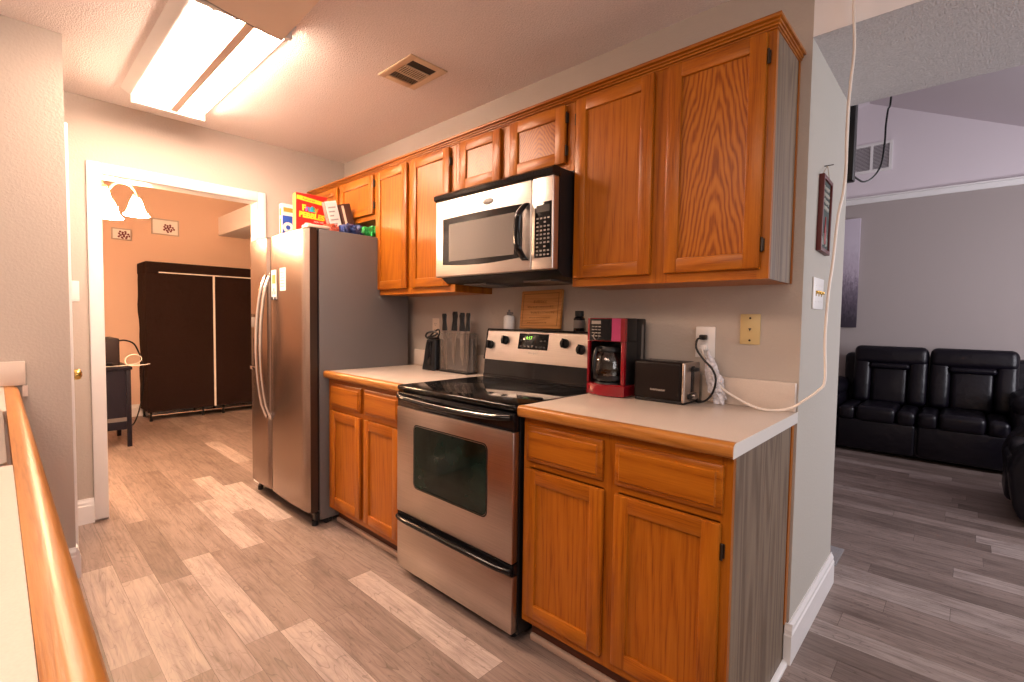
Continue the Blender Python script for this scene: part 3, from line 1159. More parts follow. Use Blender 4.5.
# ------------------------------------------------------------------ range
RX0, RX1 = -1.512, -.755
t = thing('kitchen_range', 'stainless electric range with black glass cooktop between the base cabinets', 'range', ((RX0+RX1)/2, -.33, 0))
m = MB().box(RX0, RX1, -.632, -.03, .035, .893)
obj('body', m, black_plastic, t)
m = MB().box(RX0-.002, RX1+.002, -.668, -.104, .8935, .9155, .009, 3)
ck = obj('cooktop', m, black_glass, t)
for cx, cy, r in ((-1.33, -.50, .085), (-1.33, -.24, .07), (-.95, -.50, .075), (-.95, -.235, .10)):
    m = MB()
    for q in (r, r*.62):
        m.lathe([(q, .9157), (q, .9160), (q-.0035, .9160), (q-.0035, .9157)], (cx, cy, 0), 40)
    obj('burner_ring', m, burner_grey, ck)
# oven door
m = MB()
z0, z1 = .318, .815
m.box(RX0+.003, RX1-.003, -.668, -.6325, z0, z1, .004)
dr = obj('oven_door', m, ss, t)
m = MB().box(RX0+.003, RX1-.003, -.666, -.6325, z1+.001, .886, .004)
obj('door_top_band', m, black_gloss, dr)
m = MB().prism([(p[0], p[1]) for p in [(a[0], a[1]) for a in rr(-1.369, -.899, .462, .742, .022, 0)]], 'y', -.6705, -.6675)
gl = obj('oven_window', m, oven_glass, dr)
m = MB()
m.loft([[(a[0], -.6675, a[1]) for a in rr(-1.376, -.892, .455, .749, .026, 0)], [(a[0], -.6695, a[1]) for a in rr(-1.376, -.892, .455, .749, .026, 0)], [(a[0], -.6695, a[1]) for a in rr(-1.371, -.897, .460, .744, .023, 0)]], cap=False)
obj('window_trim', m, black_plastic, gl)
# oven rack glimpsed behind the glass is left to the dark window; bowed handle
def bow(x0, x1, zc, y, dip, depth, rz, ry):
    rings = []
    n = 24
    for k in range(n+1):
        s = k/n
        x = x0+(x1-x0)*s
        b = math.sin(math.pi*s)
        zz = zc-dip*b
        yy = y-depth*min(1, b*3)**.6
        rings.append([(x, yy+ry*math.cos(a), zz+rz*math.sin(a)) for a in [2*math.pi*i/12 for i in range(12)]])
    return rings
m = MB().loft(bow(RX0+.012, RX1-.012, .868, -.672, .012, .03, .009, .009))
obj('handle', m, black_gloss, dr)
m = MB().loft(bow(RX0+.014, RX1-.014, .8785, -.6735, .012, .030, .0022, .006))
obj('handle_trim', m, chrome, dr)
# storage drawer
m = MB().box(RX0+.003, RX1-.003, -.666, -.6325, .048, .268, .004)
sd = obj('storage_drawer', m, ss, t)
m = MB().loft(bow(RX0+.006, RX1-.004, .289, -.668, 0, .016, .011, .010))
m.box(RX0+.004, RX1-.004, -.664, -.634, .272, .312)
obj('drawer_handle', m, black_gloss, sd)
for x in (RX0+.05, RX1-.05):
    for y in (-.60, -.1):
        obj('foot', MB().cyl((x, y, 0), (x, y, .036), .016), black_plastic, t)
# backguard: black riser, slanted steel face, black cap
m = MB().prism([(-.106, .9156), (-.030, .9156), (-.030, 1.01), (-.098, 1.01)], 'x', RX0, RX1)
m.prism([(-.112, .9156), (-.104, .9156), (-.102, .932), (-.111, .930)], 'x', RX0+.002, RX1-.002)
obj('riser', m, black_gloss, t)
def bgp(s):   # point on the slanted face: s 0..1 bottom to top
    return (-.106+.026*s, 1.015+.150*s)
m = MB().prism([bgp(0), bgp(1), (-.074, 1.170), (-.030, 1.170), (-.030, 1.011), (-.106, 1.011)], 'x', RX0+.010, RX1-.010)
bg = obj('backguard', m, ss_pale, t)
m = MB()
for x0, x1 in ((RX0, RX0+.0095), (RX1-.0095, RX1)):
    m.prism([(-.108, 1.0105), (-.080, 1.166), (-.074, 1.178), (-.03, 1.178), (-.03, 1.0105)], 'x', x0, x1)
m.box(RX0+.0095, RX1-.0095, -.078, -.030, 1.1705, 1.178, .002)
obj('backguard_trim', m, black_gloss, bg)
BN = Vector((0, -.150, .026)).normalized()
def on_bg(x, s, d=0):
    y, z = bgp(s)
    return Vector((x, y, z))+BN*d
for x, s in ((-1.470, .50), (-1.362, .69), (-.965, .68), (-.868, .52)):
    c = on_bg(x, s)
    m = MB().cyl(c, c+BN*.014, .0235, .0225, 24).cyl(c+BN*.014, c+BN*.017, .0215, .019, 24)
    U = Vector((0, .028, .150)).normalized()
    mm = MB(face_m(c+BN*.016, (1, 0, 0), U))
    mm.box(-.005, .005, -.022, .022, 0, .012, .002)
    k = obj('knob', m, black_plastic, bg)
    obj('knob_grip', mm, black_gloss, k)
m = MB(face_m(on_bg(-1.167, .68), (1, 0, 0), (0, .028, .150)))
m.box(-.098, .098, -.040, .042, .0003, .003, .001)
dpn = obj('display_panel', m, black_gloss, bg)
m = MB(face_m(on_bg(-1.167, .68, .0032), (1, 0, 0), (0, .028, .150)))
for i in range(7):
    for j in range(2):
        if not (j == 1 and 1 < i < 5):
            m.box(-.085+i*.026, -.071+i*.026, -.030+j*.032, -.022+j*.032, 0, .0004)
obj('button_marks', m, burner_grey, dpn)
text('clock_digits', '4:17', .024, face_m(on_bg(-1.195, .80, .0034), (1, 0, 0), (0, .028, .150)), green_led, dpn, depth=.0003)
text('maker_mark', 'Whirlpool', .015, face_m(on_bg(-1.16, .30, .0006), (1, 0, 0), (0, .028, .150)), ink_grey, bg, depth=.0003)

# things on the backguard ledge
LZ = 1.1782
A = R(7)
M = Matrix.Translation((-1.172, -.034, LZ)) @ Matrix.Rotation(-A, 4, 'X') @ Matrix.Rotation(R(-1), 4, 'Y')
m = MB(M)
m.box(-.135, .135, -.010, .010, .004, .205, .004)
cb = tag(obj('cutting_board', m, bamboo, at=M.translation), 'engraved bamboo cutting board leaning on the wall behind the range', 'cutting board')
m = MB(M)
for q in ((-.118, .118, .018, .0205), (-.118, .118, .186, .1885)):
    m.box(q[0], q[1], -.0106, -.0098, q[2], q[3])
for q in (-.118, .1155):
    m.box(q, q+.0025, -.0106, -.0098, .018, .1885)
obj('juice_groove', m, engraved, cb)
m = MB(M)
rs = random.Random(4)
for row, (z, h, x0, x1) in enumerate(((.145, .020, -.045, .04), (.118, .012, -.085, .085), (.088, .016, -.06, .09), (.062, .008, -.07, .07), (.036, .006, -.08, .05))):
    x = x0
    while x < x1:
        w_ = rs.uniform(.006, .012)
        pts = [(x+w_*k/4, -.0102, z+h*.5*math.sin(k*2.2+rs.uniform(-.6, .6))) for k in range(5)]
        m.tube(pts, .0008, 4, 2)
        x += w_+.003
obj('engraving', m, engraved, cb)
t = thing('spice_bottle', 'small white bottle on the back ledge of the range left of the cutting board', 'bottle', (-1.378, -.046, LZ))
m = MB().lathe([(0, 0), (.029, 0), (.030, .004), (.030, .062), (.024, .071), (.012, .075), (0, .075)], (-1.378, -.046, LZ))
obj('container', m, white_plastic, t)
m = MB().lathe([(.013, .0752), (.013, .090), (.006, .092), (.005, .104), (0, .104)], (-1.378, -.046, LZ), 16).box(-1.376, -1.350, -.051, -.041, LZ+.078, LZ+.090, .003)
obj('cap', m, fridge_side, t)
t = thing('spice_bottle', 'small black bottle on the back ledge of the range right of the cutting board', 'bottle', (-.915, -.047, LZ))
m = MB().lathe([(0, 0), (.026, 0), (.027, .003), (.027, .060), (.021, .068), (.017, .070), (0, .070)], (-.915, -.047, LZ))
obj('container', m, black_gloss, t)
m = MB().lathe([(.020, .0702), (.021, .074), (.021, .094), (.019, .097), (0, .097)], (-.915, -.047, LZ), 20)
obj('cap', m, black_plastic, t)
m = MB().lathe([(.0273, .015), (.0273, .052)], (-.915, -.047, LZ), 28)
obj('bottle_label', m, fridge_side, t)

# ------------------------------------------------------------------ microwave
MX0, MX1, MY = -1.5535, -.7945, -.412
t = thing('microwave', 'stainless over-the-range microwave with black bow handle under the short cabinet', 'microwave', ((MX0+MX1)/2, -.2, 1.42))
m = MB().prism([(-.372, 1.437), (-.335, 1.412), (-.02, 1.405), (-.002, 1.42), (-.002, 1.859), (-.278, 1.859), (-.278, 1.852), (-.372, 1.852)], 'x', MX0, MX1)
obj('body', m, black_plastic, t)
m = MB().prism([(-.3725, 1.816), (-.414, 1.816), (-.424, 1.822), (-.424, 1.842), (-.410, 1.853), (-.3725, 1.853)], 'x', MX0-.002, MX1+.002)
for k in range(40):
    x = MX0+.02+k*.0185
    m.box(x, x+.012, -.4246, -.4236, 1.826, 1.838)
obj('top_grille', m, black_gloss, t)
XS = -.910
m = MB().box(MX0, XS-.0015, MY, -.373, 1.438, 1.8155, .005, 3)
d = obj('door', m, ss_pale, t)
m = MB()
bz = []
for k in range(9):
    s = k/8
    bz.append((-1.494+s*.532, 1.497-.012*math.sin(math.pi*s)))
for k in range(9):
    s = k/8
    bz.append((-.962-s*.532, 1.722+.004*math.sin(math.pi*s)))
m.prism(bz, 'y', MY-.002, MY+.003)
wn = obj('door_window', m, black_gloss, d)
m = MB().prism([(-1.446, 1.512), (-1.006, 1.512), (-1.006, 1.692), (-1.446, 1.692)], 'y', MY-.0026, MY-.0018)
obj('mesh_screen', m, mw_glass, wn)
rings = []
for k in range(21):
    s = k/20
    b = math.sin(math.pi*s)
    z = 1.480+s*.238
    rings.append([(-.936-.016*b+.018*math.cos(a), MY-.004-.040*min(1, 1.6*b)**.8+.012*math.sin(a), z) for a in [2*math.pi*i/14 for i in range(14)]])
m = MB().loft(rings)
obj('handle', m, black_gloss, d)
m = MB().lathe([(.0, 0), (.036, 0), (.036, .0015), (.031, .003), (0, .0032)], (0, 0, 0), 28)
for v in m.bm.verts:
    v.co = Vector((-1.172+v.co.x, MY-v.co.z, 1.765+v.co.y*.42))
lg = obj('badge', m, fridge_side, d)
text('maker_mark', 'Whirlpool', .0125, face_m((-1.172, MY-.0036, 1.765), (1, 0, 0), (0, 0, 1)), chrome, lg, depth=.0003)
m = MB().box(XS+.0015, MX1, MY, -.373, 1.438, 1.8155, .005, 3)
cp = obj('control_side', m, ss_pale, t)
m = MB().box(-.890, -.802, MY-.002, MY+.002, 1.486, 1.713, .001)
kp = obj('keypad', m, black_gloss, cp)
m = MB().box(-.882, -.812, MY-.0026, MY-.0018, 1.672, 1.700)
obj('display', m, burner_grey, kp)
m = MB()
for j in range(10):
    for i in range(4):
        z = 1.650-j*.0165
        if j in (1, 7) and i % 2:
            continue
        x = -.880+i*.0195
        m.box(x, x+.011, MY-.0025, MY-.0019, z-.007, z)
obj('key_marks', m, pale_mark, kp)
m = MB().box(-1.46, -1.30, -.30, -.12, 1.401, 1.4085).box(-1.05, -.89, -.30, -.12, 1.401, 1.4085)
obj('filter', m, fridge_side, t)

# ------------------------------------------------------------------ coffee maker
CX0, CX1, CYF, CYB = -.7525, -.571, -.212, -.035
cz = .9162
t = thing('coffee_maker', 'red and black drip coffee maker with glass carafe next to the toaster', 'coffee maker', ((CX0+CX1)/2, (CYF+CYB)/2, cz))
def cm_out(ins=0, bulge=.022, y1=CYB):
    n = 10
    pts = []
    for k in range(n+1):
        s = k/n
        u = 2*s-1
        pts.append((CX0+ins+(CX1-CX0-2*ins)*s, CYF+ins-bulge*(1-u*u)))
    pts += [(CX1-ins, y1-ins), (CX0+ins, y1-ins)]
    return pts
m = MB()
m.loft([[(*p, cz) for p in cm_out(.004)], [(*p, cz+.004) for p in cm_out()], [(*p, cz+.044) for p in cm_out()], [(*p, cz+.050) for p in cm_out(.005)]])
obj('base', m, red_plastic, t)
m = MB().lathe([(0, cz+.0502), (.066, cz+.0502), (.064, cz+.056), (0, cz+.056)], ((CX0+CX1)/2, -.170, 0))
obj('hot_plate', m, black_plastic, t)
m = MB().box(CX0+.002, CX1-.001, -.112, CYB, cz+.0505, cz+.325, .006)
obj('water_tank', m, black_plastic, t)
m = MB().box(CX1-.0009, CX1+.0006, -.075, -.058, cz+.10, cz+.30)
obj('level_window', m, mw_glass, t)
m = MB()
for x0, x1 in ((CX0, CX0+.011), (CX1-.017, CX1)):
    m.box(x0, x1, CYF-.002, CYF+.016, cz+.0505, cz+.228, .003)
m.loft([[(*p, cz+z) for p in cm_out(0, .012, CYF+.016)] for z in (.229, .325)])
obj('front_shell', m, red_plastic, t)
m = MB()
m.box(CX0+.001, CX1-.0005, CYF+.0165, -.1125, cz+.229, cz+.326, .004)
for x0, x1 in ((CX0+.001, CX0+.010), (CX1-.010, CX1-.0005)):
    m.box(x0, x1, CYF+.0165, -.1125, cz+.0505, cz+.2285)
obj('brew_head', m, black_plastic, t)
def fy(x, e):
    u = 2*(x-CX0)/(CX1-CX0)-1
    return CYF-.012*(1-u*u)-e
def curved(x0, x1, z0, z1, e, n=6):
    b = [(x0+(x1-x0)*k/n) for k in range(n+1)]
    poly = [(x, fy(x, e)) for x in b]+[(x, fy(x, -.002)) for x in reversed(b)]
    return MB().prism(poly, 'z', z0, z1)
m = curved(CX0+.014, CX1-.056, cz+.231, cz+.322, .0015)
pn = obj('control_panel', m, black_gloss, t)
m = curved(CX1-.056, CX1-.018, cz+.231, cz+.324, .0012)
obj('magenta_panel', m, pink_panel, t)
m = MB()
m.box(CX0+.028, CX0+.074, fy(CX0+.05, .004), fy(CX0+.05, .0005), cz+.300, cz+.314)
for j in range(4):
    for i in range(3):
        m.box(CX0+.030+i*.016, CX0+.041+i*.016, fy(CX0+.05, .004), fy(CX0+.05, .0005), cz+.287-j*.013, cz+.291-j*.013)
m.lathe([(.016, 0), (.016, .003), (.0125, .003), (.0125, 0)], (CX0+.052, fy(CX0+.05, .004), cz+.249), 24, axis='y')
obj('panel_marks', m, pale_mark, pn)
cc = ((CX0+CX1)/2-.002, -.176)
m = MB()
prof = [(.0, .0565), (.050, .0565), (.061, .064), (.066, .085), (.066, .135), (.059, .165), (.047, .185), (.046, .190)]
m.lathe([(r, cz+z) for r, z in prof] + [(r-.0025, cz+z) for r, z in prof[:0:-1]], (*cc, 0))
cf = obj('carafe', m, glass, t)
m = MB().lathe([(.0665, cz+.068), (.0675, cz+.072), (.0675, cz+.085), (.0662, cz+.086)], (*cc, 0))
obj('carafe_collar', m, black_plastic, cf)
m = MB()
m.lathe([(.0475, cz+.183), (.050, cz+.186), (.050, cz+.196), (.044, cz+.206), (0, cz+.207)], (*cc, 0))
obj('carafe_lid', m, black_plastic, cf)
m = MB().tube([(cc[0]-.014, cc[1]-.040, cz+.200), (cc[0]-.018, cc[1]-.072, cz+.196), (cc[0]-.020, cc[1]-.084, cz+.160), (cc[0]-.020, cc[1]-.086, cz+.110), (cc[0]-.018, cc[1]-.066, cz+.080)], .007, 10)
obj('carafe_handle', m, black_plastic, cf)
m = MB().lathe([(0, cz+.058), (.049, cz+.0585), (.060, cz+.068), (.0612, cz+.085), (.0612, cz+.100), (0, cz+.100)], (*cc, 0))
obj('coffee', m, mat('dark_coffee', (.02, .010, .006), .1), cf)

# ------------------------------------------------------------------ toaster
TX0, TX1, TY0, TY1 = -.541, -.327, -.190, -.048
tz = .9145
t = thing('toaster', 'dark two-slice toaster with steel end between the coffee maker and the outlet', 'toaster', ((TX0+TX1)/2, (TY0+TY1)/2, tz))
m = MB().box(TX0+.004, TX1-.004, TY0+.004, TY1-.004, tz, tz+.012, .003)
obj('base', m, black_plastic, t)
m = MB().box(TX0, TX1-.014, TY0, TY1, tz+.010, tz+.160, .012, 4)
sh = obj('shell', m, toaster_black, t)
m = MB()
for y in (TY0+.048, TY1-.048):
    m.box(TX0+.03, TX1-.05, y-.014, y+.014, tz+.1595, tz+.1612)
obj('slot', m, black_gloss, sh)
m = MB().box(TX1-.0135, TX1, TY0-.001, TY1+.001, tz+.008, tz+.161, .010, 4)
en = obj('end_cap', m, ss, t)
m = MB().box(TX1-.001, TX1+.0015, -.134, -.104, tz+.045, tz+.145, .001)
obj('lever_slot', m, black_gloss, en)
m = MB().box(TX1+.0016, TX1+.020, -.136, -.102, tz+.126, tz+.140, .004)
obj('lever', m, black_plastic, en)
m = MB().box(TX1, TX1+.004, -.160, -.085, tz+.020, tz+.040, .002)
m.mi = 1
m.cyl((TX1+.004, -.119, tz+.030), (TX1+.016, -.119, tz+.030), .012, n=20)
obj('browning_dial', m, [black_plastic, chrome], en)
text('maker_mark', 'toastmaster', .013, face_m((-.435, TY0-.0006, tz+.050), (1, 0, 0), (0, 0, 1)), pale_mark, sh, depth=.0004, bold=.0003)


# ------------------------------------------------------------------ plates on the wall
def plate(name, label, cat, c, w_, h_, mt, kind, face='y'):
    t = thing(name, label, cat, c)
    F = face_m(c, (1, 0, 0), (0, 0, 1)) if face == 'y' else face_m(c, (0, 1, 0), (0, 0, 1))
    m = MB(F).box(-w_/2, w_/2, -h_/2, h_/2, .0003, .006, .003)
    pl = obj('plate', m, mt, t)
    if kind == 'outlet':
        for q in (-.020, .020):
            m = MB(F).lathe([(0, .0061), (.017, .0061), (.017, .0085), (0, .0088)], (0, q, 0), 24)
            s = obj('socket', m, mt, pl)
            m = MB(F).box(-.008, -.0055, q-.002, q+.007, .0086, .0092).box(.0055, .008, q-.002, q+.007, .0086, .0092).cyl((0, q-.008, .0085), (0, q-.008, .0092), .0025, n=10)
            obj('slots', m, ink, s)
    elif kind == 'phone':
        m = MB(F).box(-.009, .009, -.010, .009, .006, .0075, .001)
        m.mi = 1
        m.prism([(-.006, .004), (.006, .004), (0, -.008)], 'z', .0074, .0078)
        obj('jack', m, [mt, ink], pl)
        m = MB(F)
        for q in (-.042, .042):
            m.cyl((0, q, .006), (0, q, .0075), .004, n=12)
        obj('screw', m, bronze, pl)
    else:
        for q in kind:
            m = MB(F).box(q-.005, q+.005, -.010, .010, .006, .0072).box(q-.0035, q+.0035, -.002, .010, .007, .016, .001)
            obj('toggle', m, brass if len(kind) > 1 else mt, pl)
        m = MB(F)
        for q in kind:
            for s in (-.030, .030):
                m.cyl((q, s, .006), (q, s, .0072), .003, n=10)
        obj('screw', m, mt, pl)
    return t


plate('wall_outlet', 'almond outlet on the wall behind the black gadget at the knife block', 'outlet', (-2.072, -.0002, 1.172), .07, .115, almond, 'outlet')
plate('wall_outlet', 'white outlet with a black plug in it above the toaster', 'outlet', (-.328, -.0002, 1.150), .078, .125, white_plastic, 'outlet')
plate('phone_jack_plate', 'ivory wall plate with a jack right of the white outlet', 'wall plate', (-.160, -.0002, 1.206), .072, .115, ivory, 'phone')
plate('light_switch', 'white switch plate on the narrow wall strip left of the doorway', 'light switch', (XF+.0002, -1.660, 1.355), .072, .118, white_plastic, (0,), 'x')
plate('light_switch', 'wide white three-toggle switch plate below the small framed sign', 'light switch', (XE+.0002, .222, 1.346), .165, .120, white_plastic, (-.045, 0, .045), 'x')

# plug, its cord and white bag of cable behind the toaster
t = thing('power_cord', 'black power cord looping from the white outlet down to the toaster', 'cord', (-.30, -.05, .92))
m = MB().box(-.343, -.315, -.036, -.0095, 1.160, 1.180, .005)
obj('plug', m, black_plastic, t)
m = MB().tube([(-.331, -.036, 1.168), (-.338, -.060, 1.160), (-.335, -.070, 1.125), (-.305, -.072, 1.085), (-.270, -.074, 1.05), (-.254, -.078, 1.01), (-.262, -.085, .96), (-.285, -.095, .928), (-.315, -.100, .922), (-.322, -.085, .930)], .0042, 8)
obj('cable', m, black_plastic, t)
m = MB()
b = bmesh.new()
bmesh.ops.create_icosphere(b, subdivisions=4, radius=1)
for v in b.verts:
    x, y, z = v.co
    k = 1+.18*math.sin(9*z+2*x)*math.sin(8*x+1)+.12*math.sin(17*z+5*y)
    sxx = .030*(1-.35*z)
    v.co = Vector((-.272-.026*z+x*sxx*k, -.047+y*.020*k, max(.9146, 1.012+z*.098*k)))
m.merge(b)
tag(obj('plastic_bag', m, cloth_white, at=(-.272, -.047, .9146)), 'crumpled white plastic wrapped around cable behind the toaster', 'plastic bag')
m = MB().tube([(.127, -.03, ZC-.001), (.127, -.03, 2.28), (.134, -.03, 2.129), (.129, -.03, 2.029), (.125, -.03, 1.946), (.124, -.03, 1.845), (.126, -.03, 1.744), (.121, -.03, 1.66), (.110, -.03, 1.587), (.101, -.03, 1.438), (.092, -.03, 1.332), (.088, -.03, 1.179),
               (.094, -.035, 1.04), (.077, -.05, 1.002), (.042, -.06, .968), (.006, -.065, .938), (-.047, -.07, .921), (-.108, -.07, .922), (-.175, -.062, .945), (-.245, -.055, .985), (-.305, -.045, 1.07), (-.331, -.030, 1.125)], .0045, 8, 5)
t = thing('hanging_cable', 'long white cable hanging from the ceiling and swooping to the counter outlet', 'cable', (.127, -.03, .92))
obj('cable', m, white_rubber, t)
m = MB().box(-.344, -.314, -.034, -.0095, 1.118, 1.142, .005)
obj('plug', m, white_plastic, t)

# ------------------------------------------------------------------ knife block and gadget
KX0, KX1, KY0, KY1 = -1.852, -1.600, -.150, -.070
kz = .9145
t = thing('knife_block', 'clear smoky acrylic knife block on the counter left of the range', 'knife block', ((KX0+KX1)/2, (KY0+KY1)/2, kz))
m = MB().box(KX0, KX1, KY0, KY1, kz, kz+.010, .002)
obj('base', m, black_plastic, t)
m = MB().box(KX0+.003, KX1-.003, KY0+.002, KY0+.008, kz+.0102, kz+.232, .001)
obj('front_pane', m, acrylic, t)
m = MB().box(KX0+.003, KX1-.003, KY1-.008, KY1-.002, kz+.0102, kz+.232, .001)
obj('rear_pane', m, acrylic, t)
for a in (KX0+.003, KX1-.011):
    obj('end_pane', MB().box(a, a+.008, KY0+.0085, KY1-.0085, kz+.0102, kz+.232, .001), acrylic, t)
m = MB().box(KX0+.012, KX1-.012, (KY0+KY1)/2+.014, (KY0+KY1)/2+.024, kz+.0102, kz+.20)
obj('magnet_bar', m, fridge_side, t)
specs = ((-1.822, .010, .030, .125, .235, 'leftmost knife in the acrylic block, dark flat handle'),
         (-1.752, .011, .034, .140, .200, 'tall thick-handled knife second from left in the acrylic block'),
         (-1.728, .008, .024, .120, .170, 'knife tucked behind the tall thick-handled one in the acrylic block'),
         (-1.690, .008, .022, .118, .150, 'slim knife third along from the right in the acrylic block'),
         (-1.664, .011, .030, .132, .200, 'broad-handled knife second from the right in the acrylic block'),
         (-1.634, .009, .026, .130, .190, 'rightmost knife in the acrylic block'))
for i, (x, th, wd, hl, bl, lab) in enumerate(specs):
    x -= .012
    y = (KY0+KY1)/2 - (.012 if i % 2 == 0 else -.003)
    zt = kz+.232+.012
    k = thing('kitchen_knife', lab, 'knife', (x, y, zt-bl), 'knives in the acrylic block')
    tilt = (-.02, .015, .03, -.01, .0, .01)[i]
    def px(z):
        return x+tilt*(z-zt)*3
    rings = []
    for q in range(9):
        s = q/8
        ww = wd*.72*(.78+.22*math.cos(s*5.2)+.15*s)*(1 if s < .95 else .7)
        z = zt+s*hl*.80
        rings.append([(px(z)+ww*math.cos(a), y+th*.9*math.sin(a), z) for a in [2*math.pi*n_/12 for n_ in range(12)]])
    obj('handle', MB().loft(rings), black_plastic, k)
    m = MB()
    z0 = zt-bl
    bw = wd*.5
    m.loft([[(px(zt)-bw, y-.001, zt), (px(zt)+bw, y-.001, zt), (px(zt)+bw, y+.001, zt), (px(zt)-bw, y+.001, zt)],
            [(px(zt-bl*.7)-bw, y-.001, zt-bl*.7), (px(zt-bl*.7)+bw*.9, y-.001, zt-bl*.7), (px(zt-bl*.7)+bw*.9, y+.001, zt-bl*.7), (px(zt-bl*.7)-bw, y+.001, zt-bl*.7)],
            [(px(z0)+bw*.3, y-.001, z0), (px(z0)+bw*.6, y-.001, z0), (px(z0)+bw*.6, y+.001, z0), (px(z0)+bw*.3, y+.001, z0)]])
    obj('blade', m, ss, k)
gx, gy = -1.932, -.115
t = thing('can_opener', 'black tapered countertop can opener with a looped cord on top left of the knife block', 'can opener', (gx, gy, kz))
def sq(w_, d_, z, dx=0):
    return [(p[0], p[1], z) for p in rr(gx+dx-w_/2, gx+dx+w_/2, gy-d_/2, gy+d_/2, .012, z, 3)]
m = MB().loft([sq(.128, .10, kz, -.008), sq(.128, .10, kz+.012, -.008), sq(.116, .095, kz+.06, -.004), sq(.100, .085, kz+.15), sq(.090, .078, kz+.182, .002), sq(.078, .066, kz+.188, .002)])
obj('housing', m, black_plastic, t)
m = MB().box(gx-.010, gx+.022, gy-.0535, gy-.036, kz+.03, kz+.175, .004)
obj('front_strip', m, black_gloss, t)
m = MB().box(gx-.02, gx+.03, gy-.035, gy+.01, kz+.1885, kz+.200, .004)
m.tube([(gx-.05, gy-.02, kz+.192), (gx-.064, gy-.025, kz+.206), (gx-.040, gy-.03, kz+.226), (gx+.000, gy-.02, kz+.234), (gx+.030, gy-.01, kz+.222), (gx+.010, gy-.03, kz+.206), (gx-.03, gy-.035, kz+.200), (gx-.055, gy-.02, kz+.192)], .006, 8)
m.tube([(gx-.055, gy-.01, kz+.190), (gx-.040, gy-.0, kz+.215), (gx+.015, gy+.005, kz+.246), (gx+.032, gy+.006, kz+.230), (gx+.02, gy, kz+.194)], .0055, 8)
obj('looped_cord', m, black_plastic, t)

# ------------------------------------------------------------------ sign on the end of the wall
sc = (XE+.0085, .250, 1.648)
M = face_m(sc, (0, 1, 0), (0, 0, 1)) @ Matrix.Rotation(R(-2), 4, 'Z') @ Matrix.Diagonal((.80, .87, 1, 1))
t = thing('framed_sign', 'small red-framed chalkboard sign hanging on the wall end above the switch plate', 'sign', sc)
m = MB(M)
for q in ((-.100, -.083, -.165, .165), (.083, .100, -.165, .165)):
    m.box(q[0], q[1], q[2], q[3], -.008, .010, .002)
for q in ((-.165, -.148), (.148, .165)):
    m.box(-.083, .083, q[0], q[1], -.008, .010, .002)
obj('frame', m, red_frame, t)
m = MB(M).box(-.083, .083, -.148, .148, -.007, .003)
bd = obj('board', m, chalkboard, t)
m = MB(M)
rs = random.Random(9)
for row, (z, x0, x1) in enumerate(((.118, -.05, .05), (.090, -.06, .055), (.060, -.05, .06), (.032, -.04, .05))):
    x = x0
    while x < x1:
        w_ = rs.uniform(.012, .02)
        m.tube([(x+w_*k/4, z+.009*math.sin(k*2.3+rs.random()), .0036) for k in range(5)], .0022, 4, 2)
        x += w_+.005
obj('chalk_writing', m, chalk, bd)
m = MB(M).lathe([(0, 0), (.016, 0), (.017, .05), (.008, .075), (.0065, .095), (0, .095)], (0, 0, 0), 14)
for v in m.bm.verts:
    pass
m2 = MB(M)
m2.prism([(-.012, -.125), (.020, -.125), (.020, -.06), (.010, -.035), (.009, -.005), (-.001, -.005), (-.002, -.035), (-.012, -.06)], 'z', .003, .0055)
m.bm.free()
obj('painted_bottle', m2, bottle_red, bd)
m = MB(M)
for k in range(8):
    a = rs.uniform(-.6, .6)
    x, z = rs.uniform(-.06, .06), rs.uniform(-.135, -.10)
    m.prism([(x-.004, z), (x+.004, z), (x+.012*a, z+.035)], 'z', .003, .0048)
obj('painted_leaves', m, chalk, bd)
m = MB(M).tube([(-.085, .163, .0), (0, .222, .002), (.085, .163, .0)], .0012, 6, 1)
m.mi = 1
m.cyl((0, .222, -.0083), (0, .222, .022), .0022, n=8)
obj('hanger', m, [mat('tan_string', (.42, .30, .20), .8), bronze], t)

# ------------------------------------------------------------------ ceiling fittings
FX0, FX1, FY0, FY1 = -2.975, -1.70, -1.418, -1.068
t = thing('fluorescent_fixture', 'bare four-tube fluorescent ceiling light with its lit tubes', 'ceiling light', ((FX0+FX1)/2, (FY0+FY1)/2, ZC-.001))
zc = ZC-.0008
m = MB()
m.prism([(FY0-.045, zc), (FY0-.005, zc-.026), (FY0+.004, zc-.026), (FY0+.02, zc-.012), (FY1-.02, zc-.012), (FY1-.004, zc-.026), (FY1+.005, zc-.026), (FY1+.02, zc)], 'x', FX0, FX1)
hs = obj('housing', m, frame_white, t)
yc = (FY0+FY1)/2+.02
m = MB().prism([(yc-.030, zc-.012), (yc+.030, zc-.012), (yc+.018, zc-.060), (yc-.018, zc-.060)], 'x', FX0+.02, FX1-.02)
obj('ballast_cover', m, tan_cover, hs)
ys = (FY0+.065, FY0+.145, yc+.060, yc+.125)
m = MB().box(FX0-.010, FX0+.022, FY0-.002, FY1+.002, zc-.070, zc-.012, .003)
obj('end_plate', m, frame_white, t)
m = MB().box(FX1-.022, FX1, FY0-.002, FY1+.002, zc-.062, zc-.012, .003)
obj('end_plate', m, frame_white, t)
for y in ys:
    m = MB().cyl((FX0+.040, y, zc-.040), (FX1-.040, y, zc-.040), .0165, n=14)
    tb = obj('tube', m, tube_glow, t)
    m = MB()
    for x, s in ((FX0+.0225, 1), (FX1-.0225, -1)):
        m.cyl((x+s*.0002, y, zc-.040), (x+s*.017, y, zc-.040), .0168, n=14)
    obj('tube_end', m, chrome, tb)
t = thing('light_cover', 'tan lens cover of an unlit ceiling fixture overlapping the end of the lit tubes', 'light cover', (-1.05, -1.28, ZC-.001))
